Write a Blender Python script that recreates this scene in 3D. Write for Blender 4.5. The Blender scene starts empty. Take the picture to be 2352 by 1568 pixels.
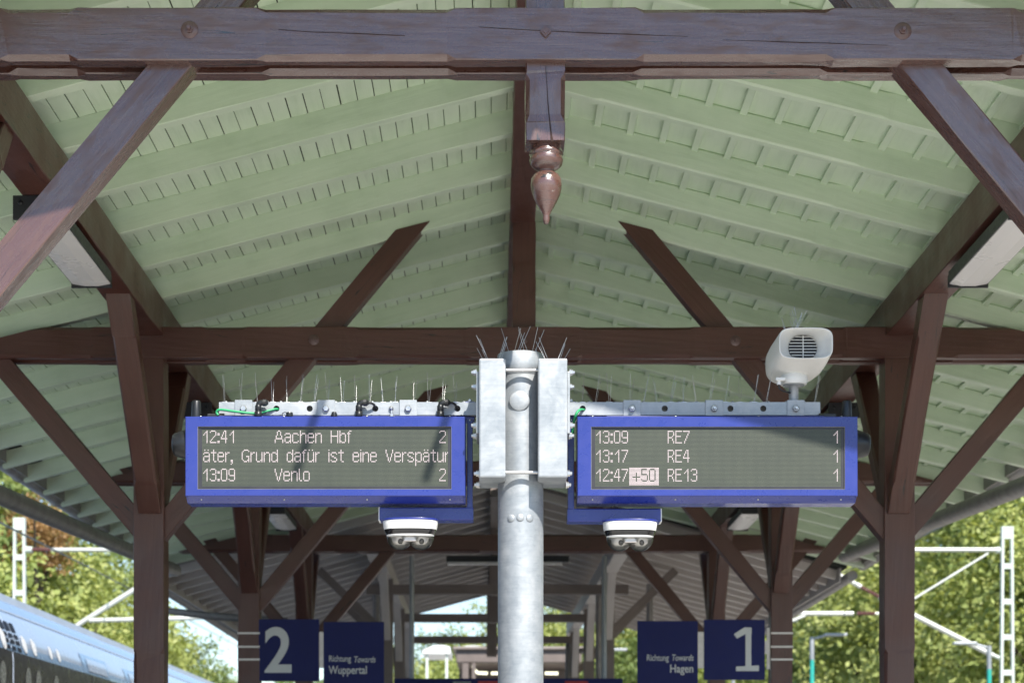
import bpy, bmesh, math, random
import numpy as np
from mathutils import Vector, Matrix, Quaternion

# ------------------------------------------------------------------ camera, sky, sun, exposure
R = math.radians
scene = bpy.context.scene
EYE = 1.65                     # camera height above the platform
FPX = 4500.0                   # focal length in survey pixels (photo read at 2352 wide)
VPX, VPY = 1133.0, 1810.0      # vanishing point of the platform direction in the survey

cam_d = bpy.data.cameras.new("camera")
cam = bpy.data.objects.new("camera", cam_d)
scene.collection.objects.link(cam)
scene.camera = cam
cam.location = (0, 0, EYE)
cam.rotation_euler = (R(90), 0, 0)
cam_d.sensor_width = 36.0
cam_d.lens = FPX / 2352.0 * 36.0
cam_d.shift_x = (1176 - VPX) / 2352.0
cam_d.shift_y = (VPY - 784) / 2352.0
cam_d.clip_end = 3000
cam_d.dof.use_dof = True
cam_d.dof.focus_distance = 8.6
cam_d.dof.aperture_fstop = 4.4

SUN_TO = Vector((-0.46, 1.20, -1.36)).normalized()      # direction the light travels
SUN_EL = math.asin(-SUN_TO.z)
SUN_AZ = math.atan2(-SUN_TO.x, -SUN_TO.y)
world = bpy.data.worlds.new("World")
scene.world = world
world.use_nodes = True
wn = world.node_tree
for n in list(wn.nodes):
    wn.nodes.remove(n)
sky_n = wn.nodes.new("ShaderNodeTexSky")
sky_n.sky_type = 'NISHITA'
sky_n.sun_disc = False
sky_n.sun_elevation = SUN_EL
sky_n.sun_rotation = SUN_AZ
sky_n.air_density = 1.0
sky_n.dust_density = 0.3
sky_n.ozone_density = 2.0
sky_n.altitude = 600
bg_n = wn.nodes.new("ShaderNodeBackground")
bg_n.inputs['Strength'].default_value = 0.085
wo_n = wn.nodes.new("ShaderNodeOutputWorld")
wn.links.new(sky_n.outputs[0], bg_n.inputs[0])
wn.links.new(bg_n.outputs[0], wo_n.inputs[0])

sun_d = bpy.data.lights.new("sun", 'SUN')
sun_d.energy = 3.8
sun_d.angle = R(0.53)
sun_d.color = (1.0, 0.95, 0.88)
sun = bpy.data.objects.new("sun", sun_d)
scene.collection.objects.link(sun)
sun.rotation_mode = 'QUATERNION'
sun.rotation_quaternion = SUN_TO.to_track_quat('-Z', 'Y')

scene.view_settings.view_transform = 'Standard'
scene.view_settings.look = 'None'
scene.view_settings.gamma = 1.0
scene.view_settings.use_curve_mapping = False
scene.view_settings.exposure = 1.15
scene.render.engine = 'CYCLES'
scene.cycles.use_denoising = True
scene.cycles.max_bounces = 10
scene.cycles.diffuse_bounces = 6
scene.cycles.glossy_bounces = 4
scene.cycles.transmission_bounces = 8
scene.cycles.transparent_max_bounces = 8
scene.cycles.caustics_reflective = False
scene.cycles.caustics_refractive = False
scene.cycles.sample_clamp_indirect = 6.0

rng = random.Random(7)
C = scene.collection
WM = {}          # world matrices of everything linked (by object)


def S(px, py, y):
    """a point surveyed in the photograph, at its real distance y along the platform"""
    return Vector(((px - VPX) / FPX * y, y, EYE + (VPY - py) / FPX * y))


# ------------------------------------------------------------------ materials
def new_mat(name):
    m = bpy.data.materials.new(name)
    m.use_nodes = True
    nt = m.node_tree
    b = nt.nodes['Principled BSDF']
    return m, nt, b


def ramp(nt, src, stops):
    r = nt.nodes.new('ShaderNodeValToRGB')
    while len(r.color_ramp.elements) < len(stops):
        r.color_ramp.elements.new(0.5)
    for e, (p, c) in zip(r.color_ramp.elements, stops):
        e.position = p
        e.color = (*c, 1) if len(c) == 3 else c
    nt.links.new(src, r.inputs[0])
    return r.outputs[0]


def noise(nt, vec, scale, detail=4, rough=0.6, dist=0.0):
    n = nt.nodes.new('ShaderNodeTexNoise')
    n.inputs['Scale'].default_value = scale
    n.inputs['Detail'].default_value = detail
    n.inputs['Roughness'].default_value = rough
    n.inputs['Distortion'].default_value = dist
    if vec is not None:
        nt.links.new(vec, n.inputs['Vector'])
    return n.outputs['Fac']


def mapping(nt, scale=(1, 1, 1), rand=True):
    tc = nt.nodes.new('ShaderNodeTexCoord')
    mp = nt.nodes.new('ShaderNodeMapping')
    mp.inputs['Scale'].default_value = scale
    if rand:
        oi = nt.nodes.new('ShaderNodeObjectInfo')
        mul = nt.nodes.new('ShaderNodeVectorMath')
        mul.operation = 'SCALE'
        comb = nt.nodes.new('ShaderNodeCombineXYZ')
        for i in range(3):
            nt.links.new(oi.outputs['Random'], comb.inputs[i])
        nt.links.new(comb.outputs[0], mul.inputs[0])
        mul.inputs['Scale'].default_value = 37.0
        add = nt.nodes.new('ShaderNodeVectorMath')
        nt.links.new(tc.outputs['Object'], add.inputs[0])
        nt.links.new(mul.outputs[0], add.inputs[1])
        nt.links.new(add.outputs[0], mp.inputs['Vector'])
    else:
        nt.links.new(tc.outputs['Object'], mp.inputs['Vector'])
    return mp.outputs['Vector']


def bump(nt, b, height, strength, dist):
    bp = nt.nodes.new('ShaderNodeBump')
    bp.inputs['Strength'].default_value = strength
    bp.inputs['Distance'].default_value = dist
    nt.links.new(height, bp.inputs['Height'])
    nt.links.new(bp.outputs[0], b.inputs['Normal'])


def math_n(nt, op, a, b_):
    n = nt.nodes.new('ShaderNodeMath')
    n.operation = op
    for i, v in enumerate((a, b_)):
        if isinstance(v, (int, float)):
            n.inputs[i].default_value = v
        else:
            nt.links.new(v, n.inputs[i])
    return n.outputs[0]


def wood_mat(name, dark, mid, light, rough=0.42, relief=0.5, spec=0.5, split=False, coat=0.0):
    """painted, weathered timber: grain runs along the timber's own x axis"""
    m, nt, b = new_mat(name)
    v = mapping(nt, (0.9, 9.0, 9.0))
    big = noise(nt, v, 1.6, 3, 0.5, 0.6)
    wav = nt.nodes.new('ShaderNodeTexWave')
    wav.wave_type = 'BANDS'
    wav.bands_direction = 'DIAGONAL'
    wav.inputs['Scale'].default_value = 1.7
    wav.inputs['Distortion'].default_value = 7.0
    wav.inputs['Detail'].default_value = 3.0
    wav.inputs['Detail Scale'].default_value = 0.9
    nt.links.new(v, wav.inputs['Vector'])
    v2 = mapping(nt, (2.2, 60.0, 60.0))
    fine = noise(nt, v2, 2.0, 4, 0.65, 0.2)
    v3 = mapping(nt, (1.0, 1.0, 1.0))
    blotch = noise(nt, v3, 3.2, 5, 0.6, 0.0)
    speck = noise(nt, v3, 160.0, 2, 0.5, 0.0)
    mixv = math_n(nt, 'ADD', math_n(nt, 'MULTIPLY', big, 0.45), math_n(nt, 'MULTIPLY', blotch, 0.55))
    col = ramp(nt, mixv, [(0.30, dark), (0.50, mid), (0.72, light)])
    nt.links.new(col, b.inputs['Base Color'])
    rr = ramp(nt, blotch, [(0.3, (rough - 0.08,) * 3), (0.7, (rough + 0.14,) * 3)])
    nt.links.new(rr, b.inputs['Roughness'])
    b.inputs['Specular IOR Level'].default_value = spec
    if coat:
        b.inputs['Coat Weight'].default_value = coat
        b.inputs['Coat Roughness'].default_value = 0.2
        # worn places where the gloss is gone
        v5 = mapping(nt, (1.0, 3.5, 3.5))
        worn = noise(nt, v5, 5.5, 7, 0.72, 0.3)
        nt.links.new(ramp(nt, worn, [(0.48, (coat,) * 3), (0.68, (0.25,) * 3)]), b.inputs['Coat Weight'])
        nt.links.new(ramp(nt, worn, [(0.48, (rough,) * 3), (0.68, (0.55,) * 3)]), b.inputs['Roughness'])
    h = math_n(nt, 'ADD', math_n(nt, 'MULTIPLY', wav.outputs['Fac'], 0.22), math_n(nt, 'MULTIPLY', fine, 0.75))
    h = math_n(nt, 'ADD', h, math_n(nt, 'MULTIPLY', speck, 0.3))
    h = math_n(nt, 'ADD', h, math_n(nt, 'MULTIPLY', blotch, 0.5))
    if split:
        # long drying cracks
        v4 = mapping(nt, (0.5, 11.0, 11.0))
        cr = noise(nt, v4, 1.3, 2, 0.5, 0.3)
        line = math_n(nt, 'LESS_THAN', math_n(nt, 'ABSOLUTE', math_n(nt, 'SUBTRACT', cr, 0.5), 0), 0.0035)
        gate = math_n(nt, 'GREATER_THAN', noise(nt, v3, 1.1, 2, 0.5), 0.54)
        crack = math_n(nt, 'MULTIPLY', line, gate)
        mx = nt.nodes.new('ShaderNodeMix')
        mx.data_type = 'RGBA'
        nt.links.new(crack, mx.inputs['Factor'])
        nt.links.new(col, mx.inputs['A'])
        mx.inputs['B'].default_value = (0.012, 0.007, 0.006, 1)
        nt.links.new(mx.outputs['Result'], b.inputs['Base Color'])
        h = math_n(nt, 'SUBTRACT', h, math_n(nt, 'MULTIPLY', crack, 1.5))
    bump(nt, b, h, relief, 0.004)
    return m


def plain_mat(name, col, rough=0.5, metal=0.0, var=0.12, scale=6.0, spec=0.5, coat=0.0, relief=0.0, rscale=80):
    m, nt, b = new_mat(name)
    v = mapping(nt)
    f = noise(nt, v, scale, 5, 0.6)
    lo = tuple(max(0, c * (1 - var)) for c in col)
    hi = tuple(min(1, c * (1 + var)) for c in col)
    nt.links.new(ramp(nt, f, [(0.3, lo), (0.7, hi)]), b.inputs['Base Color'])
    f2 = noise(nt, v, scale * 4, 3, 0.6)
    nt.links.new(ramp(nt, f2, [(0.3, (max(0.02, rough - 0.07),) * 3), (0.7, (min(1, rough + 0.08),) * 3)]), b.inputs['Roughness'])
    b.inputs['Metallic'].default_value = metal
    b.inputs['Specular IOR Level'].default_value = spec
    if coat:
        b.inputs['Coat Weight'].default_value = coat
        b.inputs['Coat Roughness'].default_value = 0.06
    if relief:
        bump(nt, b, noise(nt, v, rscale, 4, 0.6), relief, 0.002)
    return m


def galv_mat(name, k):
    m, nt, b = new_mat(name)
    v = mapping(nt)
    vor = nt.nodes.new('ShaderNodeTexVoronoi')
    vor.inputs['Scale'].default_value = 55.0
    nt.links.new(v, vor.inputs['Vector'])
    f = noise(nt, v, 7.0, 6, 0.65, 0.8)
    v2 = mapping(nt, (3, 3, 30))
    f3 = noise(nt, v2, 3.0, 4, 0.6)
    hsv = nt.nodes.new('ShaderNodeSeparateColor')
    nt.links.new(vor.outputs['Color'], hsv.inputs[0])
    mixv = math_n(nt, 'ADD', math_n(nt, 'MULTIPLY', f, 0.70), math_n(nt, 'MULTIPLY', hsv.outputs[0], 0.08))
    mixv = math_n(nt, 'ADD', mixv, math_n(nt, 'MULTIPLY', f3, 0.24))
    nt.links.new(ramp(nt, mixv, [(0.36, (0.44 * k, 0.48 * k, 0.51 * k)), (0.50, (0.53 * k, 0.57 * k, 0.60 * k)), (0.66, (0.66 * k, 0.69 * k, 0.71 * k))]), b.inputs['Base Color'])
    nt.links.new(ramp(nt, f, [(0.3, (0.38,) * 3), (0.7, (0.6,) * 3)]), b.inputs['Roughness'])
    b.inputs['Metallic'].default_value = 0.45
    bump(nt, b, noise(nt, v, 90, 3, 0.6), 0.12, 0.002)
    return m


MAT = {}
MAT['brown'] = wood_mat('brown_painted_timber', (0.062, 0.020, 0.012), (0.082, 0.028, 0.018), (0.104, 0.040, 0.028), 0.38, 0.4, 0.7, True)
MAT['brown_gloss'] = wood_mat('brown_gloss_timber', (0.078, 0.030, 0.021), (0.100, 0.043, 0.032), (0.130, 0.062, 0.048), 0.27, 0.42, 1.0, True, 1.0)
MAT['green'] = wood_mat('green_painted_timber', (0.55, 0.67, 0.495), (0.645, 0.76, 0.585), (0.705, 0.81, 0.64), 0.45, 0.4, 0.4)
MAT['grey_wood'] = wood_mat('grey_brown_timber', (0.18, 0.15, 0.135), (0.23, 0.195, 0.175), (0.28, 0.24, 0.22), 0.5, 0.3, 0.4)
MAT['grey_board'] = wood_mat('dark_grey_board', (0.17, 0.145, 0.13), (0.21, 0.18, 0.165), (0.25, 0.215, 0.20), 0.55, 0.3, 0.4)
MAT['pale_rafter'] = wood_mat('pale_grey_rafter', (0.52, 0.48, 0.45), (0.60, 0.56, 0.53), (0.66, 0.62, 0.59), 0.5, 0.3, 0.4)
MAT['felt'] = plain_mat('roof_felt', (0.016, 0.02, 0.014), 0.9)
MAT['split'] = plain_mat('bare_split_wood', (0.040, 0.020, 0.016), 0.9)
MAT['galv'] = galv_mat('galvanised_steel', 0.66)
MAT['galv_dull'] = galv_mat('dull_galvanised_steel', 0.66)
MAT['steel'] = plain_mat('bright_steel', (0.55, 0.55, 0.55), 0.32, 0.85, 0.1, 30)
MAT['washer'] = plain_mat('painted_washer', (0.13, 0.075, 0.07), 0.32, 0.0, 0.15, 20, 0.7)
MAT['rusty'] = plain_mat('brown_painted_iron', (0.085, 0.04, 0.03), 0.36, 0.0, 0.25, 20, 0.6, 0, 0.4, 60)
MAT['blue'] = plain_mat('blue_powder_coat', (0.023, 0.038, 0.235), 0.30, 0.0, 0.06, 5, 0.5, 0.25)
MAT['white'] = plain_mat('white_plastic', (0.78, 0.78, 0.75), 0.35, 0.0, 0.03, 8)
MAT['horn'] = plain_mat('ivory_plastic', (0.76, 0.755, 0.72), 0.38, 0.0, 0.05, 8)
MAT['black'] = plain_mat('black_plastic', (0.014, 0.016, 0.018), 0.36, 0.0, 0.3, 14, 0.5, 0, 0.1)
MAT['housing'] = plain_mat('anthracite_metal', (0.028, 0.03, 0.034), 0.45, 0.2, 0.15, 10)
MAT['diffuser'] = plain_mat('opal_diffuser', (0.74, 0.73, 0.72), 0.3, 0.0, 0.006, 1)
MAT['bezel'] = plain_mat('screen_bezel', (0.03, 0.03, 0.036), 0.4)
MAT['cable'] = plain_mat('black_cable', (0.02, 0.02, 0.022), 0.5)
MAT['green_cable'] = plain_mat('green_cable', (0.03, 0.34, 0.13), 0.4)
MAT['sign'] = plain_mat('sign_blue', (0.010, 0.015, 0.100), 0.5, 0.0, 0.08, 4, 0.25)
MAT['sign_white'] = plain_mat('sign_white', (0.62, 0.63, 0.62), 0.4, 0.0, 0.04, 6)
MAT['strap'] = plain_mat('steel_strap', (0.62, 0.58, 0.55), 0.38, 0.5, 0.1, 30)
MAT['train'] = plain_mat('train_pale_paint', (0.42, 0.50, 0.63), 0.22, 0.0, 0.03, 1.0, 0.6, 0.6)
MAT['train_top'] = plain_mat('train_upper_blue', (0.24, 0.35, 0.52), 0.3, 0.0, 0.03, 1.0, 0.6, 0.3)
MAT['train_blue'] = plain_mat('train_blue_paint', (0.24, 0.38, 0.58), 0.25, 0.0, 0.04, 1.0, 0.6, 0.5)
MAT['train_roof'] = plain_mat('train_roof_grey', (0.36, 0.40, 0.45), 0.4, 0.0, 0.08, 2.0)
MAT['train_dark'] = plain_mat('train_dark_glass', (0.030, 0.028, 0.036), 0.3, 0.0, 0.1, 2.0, 0.3, 0.0)
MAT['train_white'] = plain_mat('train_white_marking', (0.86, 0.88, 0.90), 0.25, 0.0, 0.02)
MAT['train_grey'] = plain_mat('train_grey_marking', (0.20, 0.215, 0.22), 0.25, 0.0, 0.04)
MAT['vent'] = plain_mat('vent_black', (0.012, 0.014, 0.022), 0.5)
MAT['mast'] = plain_mat('mast_pale_paint', (0.56, 0.62, 0.57), 0.55, 0.0, 0.08, 5)
MAT['tube'] = plain_mat('cantilever_tube', (0.62, 0.64, 0.60), 0.4, 0.2, 0.08, 5)
MAT['insulator'] = plain_mat('insulator_brown', (0.11, 0.045, 0.04), 0.2, 0.0, 0.1)
MAT['wire'] = plain_mat('copper_wire', (0.10, 0.11, 0.10), 0.5, 0.5)
MAT['teal'] = plain_mat('teal_paint', (0.03, 0.36, 0.30), 0.4)
MAT['zinc'] = plain_mat('zinc_gutter', (0.27, 0.26, 0.25), 0.5, 0.25, 0.2, 6)
MAT['concrete'] = plain_mat('platform_paving', (0.54, 0.52, 0.48), 0.85, 0, 0.15, 3, 0.3, 0, 0.3)
MAT['ballast'] = plain_mat('ballast', (0.30, 0.275, 0.25), 0.9, 0, 0.3, 25, 0.3, 0, 1.0, 30)
MAT['grass'] = plain_mat('hill_grass', (0.085, 0.115, 0.035), 0.9, 0, 0.5, 0.5, 0.2, 0, 1.0, 8)
MAT['wall_white'] = plain_mat('white_wall', (0.72, 0.74, 0.74), 0.7)
MAT['brickhouse'] = plain_mat('kiosk_cladding', (0.16, 0.13, 0.115), 0.6)
MAT['red'] = plain_mat('red_print', (0.42, 0.03, 0.03), 0.5)


def leaf_mat(name, a, b_, c):
    m, nt, b = new_mat(name)
    g = nt.nodes.new('ShaderNodeNewGeometry')
    f = nt.nodes.new('ShaderNodeTexCoord')
    nz = noise(nt, f.outputs['Object'], 0.6, 4, 0.65)
    mixv = math_n(nt, 'ADD', math_n(nt, 'MULTIPLY', g.outputs['Random Per Island'], 0.22), math_n(nt, 'MULTIPLY', nz, 0.82))
    nt.links.new(ramp(nt, mixv, [(0.28, a), (0.52, b_), (0.78, c)]), b.inputs['Base Color'])
    b.inputs['Roughness'].default_value = 0.5
    b.inputs['Specular IOR Level'].default_value = 0.3
    tr = nt.nodes.new('ShaderNodeBsdfTranslucent')
    tr.inputs['Color'].default_value = (b_[0] * 1.6, b_[1] * 1.5, b_[2] * 0.8, 1)
    mx = nt.nodes.new('ShaderNodeMixShader')
    mx.inputs[0].default_value = 0.28
    out = nt.nodes['Material Output']
    nt.links.new(b.outputs[0], mx.inputs[1])
    nt.links.new(tr.outputs[0], mx.inputs[2])
    nt.links.new(mx.outputs[0], out.inputs[0])
    return m


MAT['leaf_yellow'] = leaf_mat('leaf_yellow_green', (0.18, 0.245, 0.075), (0.34, 0.39, 0.125), (0.51, 0.52, 0.20))
MAT['leaf_green'] = leaf_mat('leaf_green', (0.10, 0.155, 0.055), (0.185, 0.245, 0.08), (0.31, 0.36, 0.12))
MAT['leaf_brown'] = leaf_mat('leaf_autumn', (0.20, 0.16, 0.06), (0.38, 0.24, 0.11), (0.52, 0.33, 0.16))
MAT['bark'] = plain_mat('bark', (0.055, 0.045, 0.036), 0.9, 0, 0.3, 10, 0.3, 0, 0.8, 30)


def glass_mat():
    """thin clear polycarbonate: see-through with a sky-reflecting skin"""
    m, nt, b = new_mat('clear_dome')
    nt.nodes.remove(b)
    tr = nt.nodes.new('ShaderNodeBsdfTransparent')
    tr.inputs[0].default_value = (0.93, 0.95, 0.95, 1)
    gl = nt.nodes.new('ShaderNodeBsdfGlossy')
    gl.inputs['Roughness'].default_value = 0.03
    lw = nt.nodes.new('ShaderNodeLayerWeight')
    lw.inputs['Blend'].default_value = 0.35
    mx = nt.nodes.new('ShaderNodeMixShader')
    nt.links.new(lw.outputs['Fresnel'], mx.inputs[0])
    nt.links.new(tr.outputs[0], mx.inputs[1])
    nt.links.new(gl.outputs[0], mx.inputs[2])
    nt.links.new(mx.outputs[0], nt.nodes['Material Output'].inputs[0])
    return m


MAT['glass'] = glass_mat()


def smoke_mat():
    m, nt, b = new_mat('smoked_ring')
    b.inputs['Base Color'].default_value = (0.012, 0.012, 0.013, 1)
    b.inputs['Roughness'].default_value = 0.06
    b.inputs['Coat Weight'].default_value = 0.5
    return m


MAT['smoke'] = smoke_mat()


def emit_mat(name, col, s):
    m, nt, b = new_mat(name)
    b.inputs['Base Color'].default_value = (0.3, 0.28, 0.28, 1)
    b.inputs['Emission Color'].default_value = (*col, 1)
    b.inputs['Emission Strength'].default_value = s
    b.inputs['Roughness'].default_value = 0.4
    return m


MAT['led'] = emit_mat('lit_led', (1.0, 0.80, 0.82), 0.34)
MAT['tube_light'] = emit_mat('lit_tube', (1.0, 0.97, 0.70), 1.1)

PITX, PITZ = 0.00481, 0.00556


def led_panel_mat():
    """flat screen face with the grid of unlit lamps"""
    m, nt, b = new_mat('led_matrix')
    tc = nt.nodes.new('ShaderNodeTexCoord')
    sp = nt.nodes.new('ShaderNodeSeparateXYZ')
    nt.links.new(tc.outputs['Object'], sp.inputs[0])
    fx = math_n(nt, 'SUBTRACT', math_n(nt, 'FRACT', math_n(nt, 'DIVIDE', sp.outputs[0], PITX), 0), 0.5)
    fz = math_n(nt, 'SUBTRACT', math_n(nt, 'FRACT', math_n(nt, 'DIVIDE', sp.outputs[2], PITZ), 0), 0.5)
    d2 = math_n(nt, 'ADD', math_n(nt, 'MULTIPLY', fx, fx), math_n(nt, 'MULTIPLY', fz, fz))
    nz = noise(nt, tc.outputs['Object'], 5.0, 3, 0.6)
    lamp = ramp(nt, nz, [(0.3, (0.10, 0.118, 0.082)), (0.7, (0.13, 0.15, 0.10))])
    mx = nt.nodes.new('ShaderNodeMix')
    mx.data_type = 'RGBA'
    mask = math_n(nt, 'LESS_THAN', d2, 0.085)
    nt.links.new(mask, mx.inputs['Factor'])
    mx.inputs['A'].default_value = (0.020, 0.024, 0.019, 1)
    nt.links.new(lamp, mx.inputs['B'])
    nt.links.new(mx.outputs['Result'], b.inputs['Base Color'])
    b.inputs['Roughness'].default_value = 0.45
    return m


MAT['matrix'] = led_panel_mat()

# ------------------------------------------------------------------ builders


def link(o, parent=None, mw=None):
    C.objects.link(o)
    mw = mw if mw is not None else Matrix.Identity(4)
    WM[o] = mw
    if parent is not None:
        o.parent = parent
        o.matrix_parent_inverse = WM[parent].inverted()
    o.matrix_basis = mw
    return o


def tag(o, label=None, cat=None, group=None, kind=None):
    if label:
        o['label'] = label
    if cat:
        o['category'] = cat
    if group:
        o['group'] = group
    if kind:
        o['kind'] = kind
    return o


def thing(name, loc, label, cat, group=None):
    o = bpy.data.objects.new(name, None)
    o.empty_display_size = 0.2
    link(o, None, Matrix.Translation(Vector(loc)))
    return tag(o, label, cat, group)


class MB:
    """collects shapes in world coordinates; build() links them as one mesh object"""

    def __init__(self):
        self.v, self.f, self.s = [], [], []

    def add(self, vs, fs, smooth=False):
        n = len(self.v)
        self.v += [tuple(p) for p in vs]
        self.f += [tuple(i + n for i in f) for f in fs]
        self.s += [smooth] * len(fs)
        return self

    def box(self, a, b, c=0.0):
        x0, x1 = sorted((a[0], b[0])); y0, y1 = sorted((a[1], b[1])); z0, z1 = sorted((a[2], b[2]))
        if c <= 0:
            vs = [(x, y, z) for z in (z0, z1) for y in (y0, y1) for x in (x0, x1)]
            fs = [(0, 2, 3, 1), (4, 5, 7, 6), (0, 1, 5, 4), (2, 6, 7, 3), (0, 4, 6, 2), (1, 3, 7, 5)]
            return self.add(vs, fs)
        bm = bmesh.new()
        bmesh.ops.create_cube(bm, size=1)
        for v in bm.verts:
            v.co = Vector((x0 + (v.co.x + .5) * (x1 - x0), y0 + (v.co.y + .5) * (y1 - y0), z0 + (v.co.z + .5) * (z1 - z0)))
        bmesh.ops.bevel(bm, geom=bm.edges[:], offset=min(c, (x1 - x0) * .49, (y1 - y0) * .49, (z1 - z0) * .49), segments=2, affect='EDGES', profile=0.6)
        bm.verts.index_update()
        vs = [v.co.copy() for v in bm.verts]
        fs = [[v.index for v in f.verts] for f in bm.faces]
        bm.free()
        return self.add(vs, fs)

    def tube(self, path, r, n=10, cap=True, smooth=True):
        pts = [Vector(p) for p in path]
        rs = r if isinstance(r, (list, tuple)) else [r] * len(pts)
        t0 = (pts[1] - pts[0]).normalized()
        up = Vector((0, 0, 1)) if abs(t0.z) < 0.9 else Vector((1, 0, 0))
        u = t0.cross(up).normalized()
        vs, fs = [], []
        for i, p in enumerate(pts):
            if i == 0:
                t = (pts[1] - pts[0]).normalized()
            elif i == len(pts) - 1:
                t = (pts[-1] - pts[-2]).normalized()
            else:
                t = ((pts[i + 1] - p).normalized() + (p - pts[i - 1]).normalized()).normalized()
            u = (u - t * u.dot(t)).normalized()
            w = t.cross(u)
            for k in range(n):
                a = 2 * math.pi * k / n
                vs.append(p + (u * math.cos(a) + w * math.sin(a)) * rs[i])
        for i in range(len(pts) - 1):
            for k in range(n):
                a, b_ = i * n + k, i * n + (k + 1) % n
                fs.append((a, b_, b_ + n, a + n))
        self.add(vs, fs, smooth)
        if cap:
            m = len(pts) - 1
            self.add([vs[k] for k in range(n)], [tuple(reversed(range(n)))])
            self.add([vs[m * n + k] for k in range(n)], [tuple(range(n))])
        return self

    def lathe(self, prof, origin, axis=(0, 0, 1), n=24, smooth=True, sx=1.0, sy=1.0):
        """prof: (r, h) pairs along the axis"""
        o = Vector(origin); ax = Vector(axis).normalized()
        q = Vector((0, 0, 1)).rotation_difference(ax)
        vs, fs = [], []
        for r, h in prof:
            for k in range(n):
                a = 2 * math.pi * k / n
                vs.append(o + q @ Vector((r * math.cos(a) * sx, r * math.sin(a) * sy, h)))
        for i in range(len(prof) - 1):
            for k in range(n):
                a, b_ = i * n + k, i * n + (k + 1) % n
                fs.append((a, b_, b_ + n, a + n))
        self.add(vs, fs, smooth)
        for i, rev in ((0, True), (len(prof) - 1, False)):
            if prof[i][0] > 1e-5:
                idx = list(range(n))
                self.add([vs[i * n + k] for k in range(n)], [tuple(reversed(idx)) if rev else tuple(idx)])
        return self

    def prism(self, poly, y0, y1):
        """polygon in x,z extruded along y"""
        n = len(poly)
        vs = [(p[0], y0, p[1]) for p in poly] + [(p[0], y1, p[1]) for p in poly]
        fs = [tuple(range(n)), tuple(reversed(range(n, 2 * n)))]
        fs += [((i + 1) % n, i, i + n, (i + 1) % n + n) for i in range(n)]
        return self.add(vs, fs)

    def prism_x(self, poly, x0, x1):
        """polygon in y,z extruded along x"""
        n = len(poly)
        vs = [(x0, p[0], p[1]) for p in poly] + [(x1, p[0], p[1]) for p in poly]
        fs = [tuple(reversed(range(n))), tuple(range(n, 2 * n))]
        fs += [(i, (i + 1) % n, (i + 1) % n + n, i + n) for i in range(n)]
        return self.add(vs, fs)

    def mesh(self, name):
        me = bpy.data.meshes.new(name)
        me.from_pydata(self.v, [], self.f)
        me.polygons.foreach_set('use_smooth', self.s)
        bm = bmesh.new()
        bm.from_mesh(me)
        bmesh.ops.recalc_face_normals(bm, faces=bm.faces[:])
        bm.to_mesh(me)
        bm.free()
        me.update()
        return me

    def build(self, name, mat, parent=None, origin=None):
        """origin: world point that becomes the object's own origin"""
        if origin is not None:
            ov = Vector(origin)
            self.v = [tuple(Vector(p) - ov) for p in self.v]
        me = self.mesh(name)
        me.materials.append(MAT[mat])
        o = bpy.data.objects.new(name, me)
        return link(o, parent, Matrix.Translation(Vector(origin)) if origin is not None else Matrix.Identity(4))


def frame_of(p0, p1, up):
    x = (Vector(p1) - Vector(p0)).normalized()
    u = Vector(up)
    z = (u - x * u.dot(x)).normalized()
    y = z.cross(x)
    return Matrix(((x.x, y.x, z.x, p0[0]), (x.y, y.y, z.y, p0[1]), (x.z, y.z, z.z, p0[2]), (0, 0, 0, 1)))


def timber_mesh(L, w, h, ch=(), jit=0.0022, c0=0.004, cuts=(), step=0.28, seed=0):
    """a squared timber along x with worn edges; ch = (xa, xb, c) stretches with stopped chamfers"""
    rg = random.Random(seed)
    st = {0.0, L}
    k = step
    while k < L - 0.08:
        st.add(round(k + rg.uniform(-.05, .05), 4)); k += step
    for xa, xb, c in ch:
        for x in (xa, xa + 0.035, xb - 0.035, xb):
            if 0 < x < L:
                st.add(x)
    st = sorted(st)
    vs, fs = [], []
    for x in st:
        c = c0
        for xa, xb, cc in ch:
            if xa + 0.034 <= x <= xb - 0.034:
                c = cc
        a, b = w / 2, h / 2
        ring = [(-a + c, -b), (a - c, -b), (a, -b + c), (a, b - c), (a - c, b), (-a + c, b), (-a, b - c), (-a, -b + c)]
        for (y, z) in ring:
            j = jit if 0 < x < L else 0
            vs.append((x, y + rg.uniform(-j, j), z + rg.uniform(-j, j)))
    n = 8
    for i in range(len(st) - 1):
        for k in range(n):
            a, b = i * n + k, i * n + (k + 1) % n
            fs.append((a, b, b + n, a + n))
    fs.append(tuple(reversed(range(n))))
    m = (len(st) - 1) * n
    fs.append(tuple(range(m, m + n)))
    me = bpy.data.meshes.new('timber')
    me.from_pydata(vs, [], fs)
    bm = bmesh.new()
    bm.from_mesh(me)
    for co, no in cuts:
        g = bm.verts[:] + bm.edges[:] + bm.faces[:]
        r = bmesh.ops.bisect_plane(bm, geom=g, plane_co=co, plane_no=no, clear_outer=True)
        ed = [e for e in r['geom_cut'] if isinstance(e, bmesh.types.BMEdge)]
        if ed:
            bmesh.ops.edgenet_fill(bm, edges=ed)
    bmesh.ops.recalc_face_normals(bm, faces=bm.faces[:])
    bm.to_mesh(me)
    bm.free()
    return me


_seed = [0]


def timber(name, p0, p1, w, h, mat, parent, up=(0, 0, 1), ch=(), cuts=(), **kw):
    """cuts are world planes (point, normal): what lies on the normal's side goes"""
    mw = frame_of(p0, p1, up)
    L = (Vector(p1) - Vector(p0)).length
    inv = mw.inverted()
    lc = [(inv @ Vector(co), inv.to_3x3() @ Vector(no)) for co, no in cuts]
    _seed[0] += 1
    me = timber_mesh(L, w, h, ch, cuts=lc, seed=_seed[0], **kw)
    me.name = name
    me.materials.append(MAT[mat])
    o = bpy.data.objects.new(name, me)
    return link(o, parent, mw)


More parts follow.
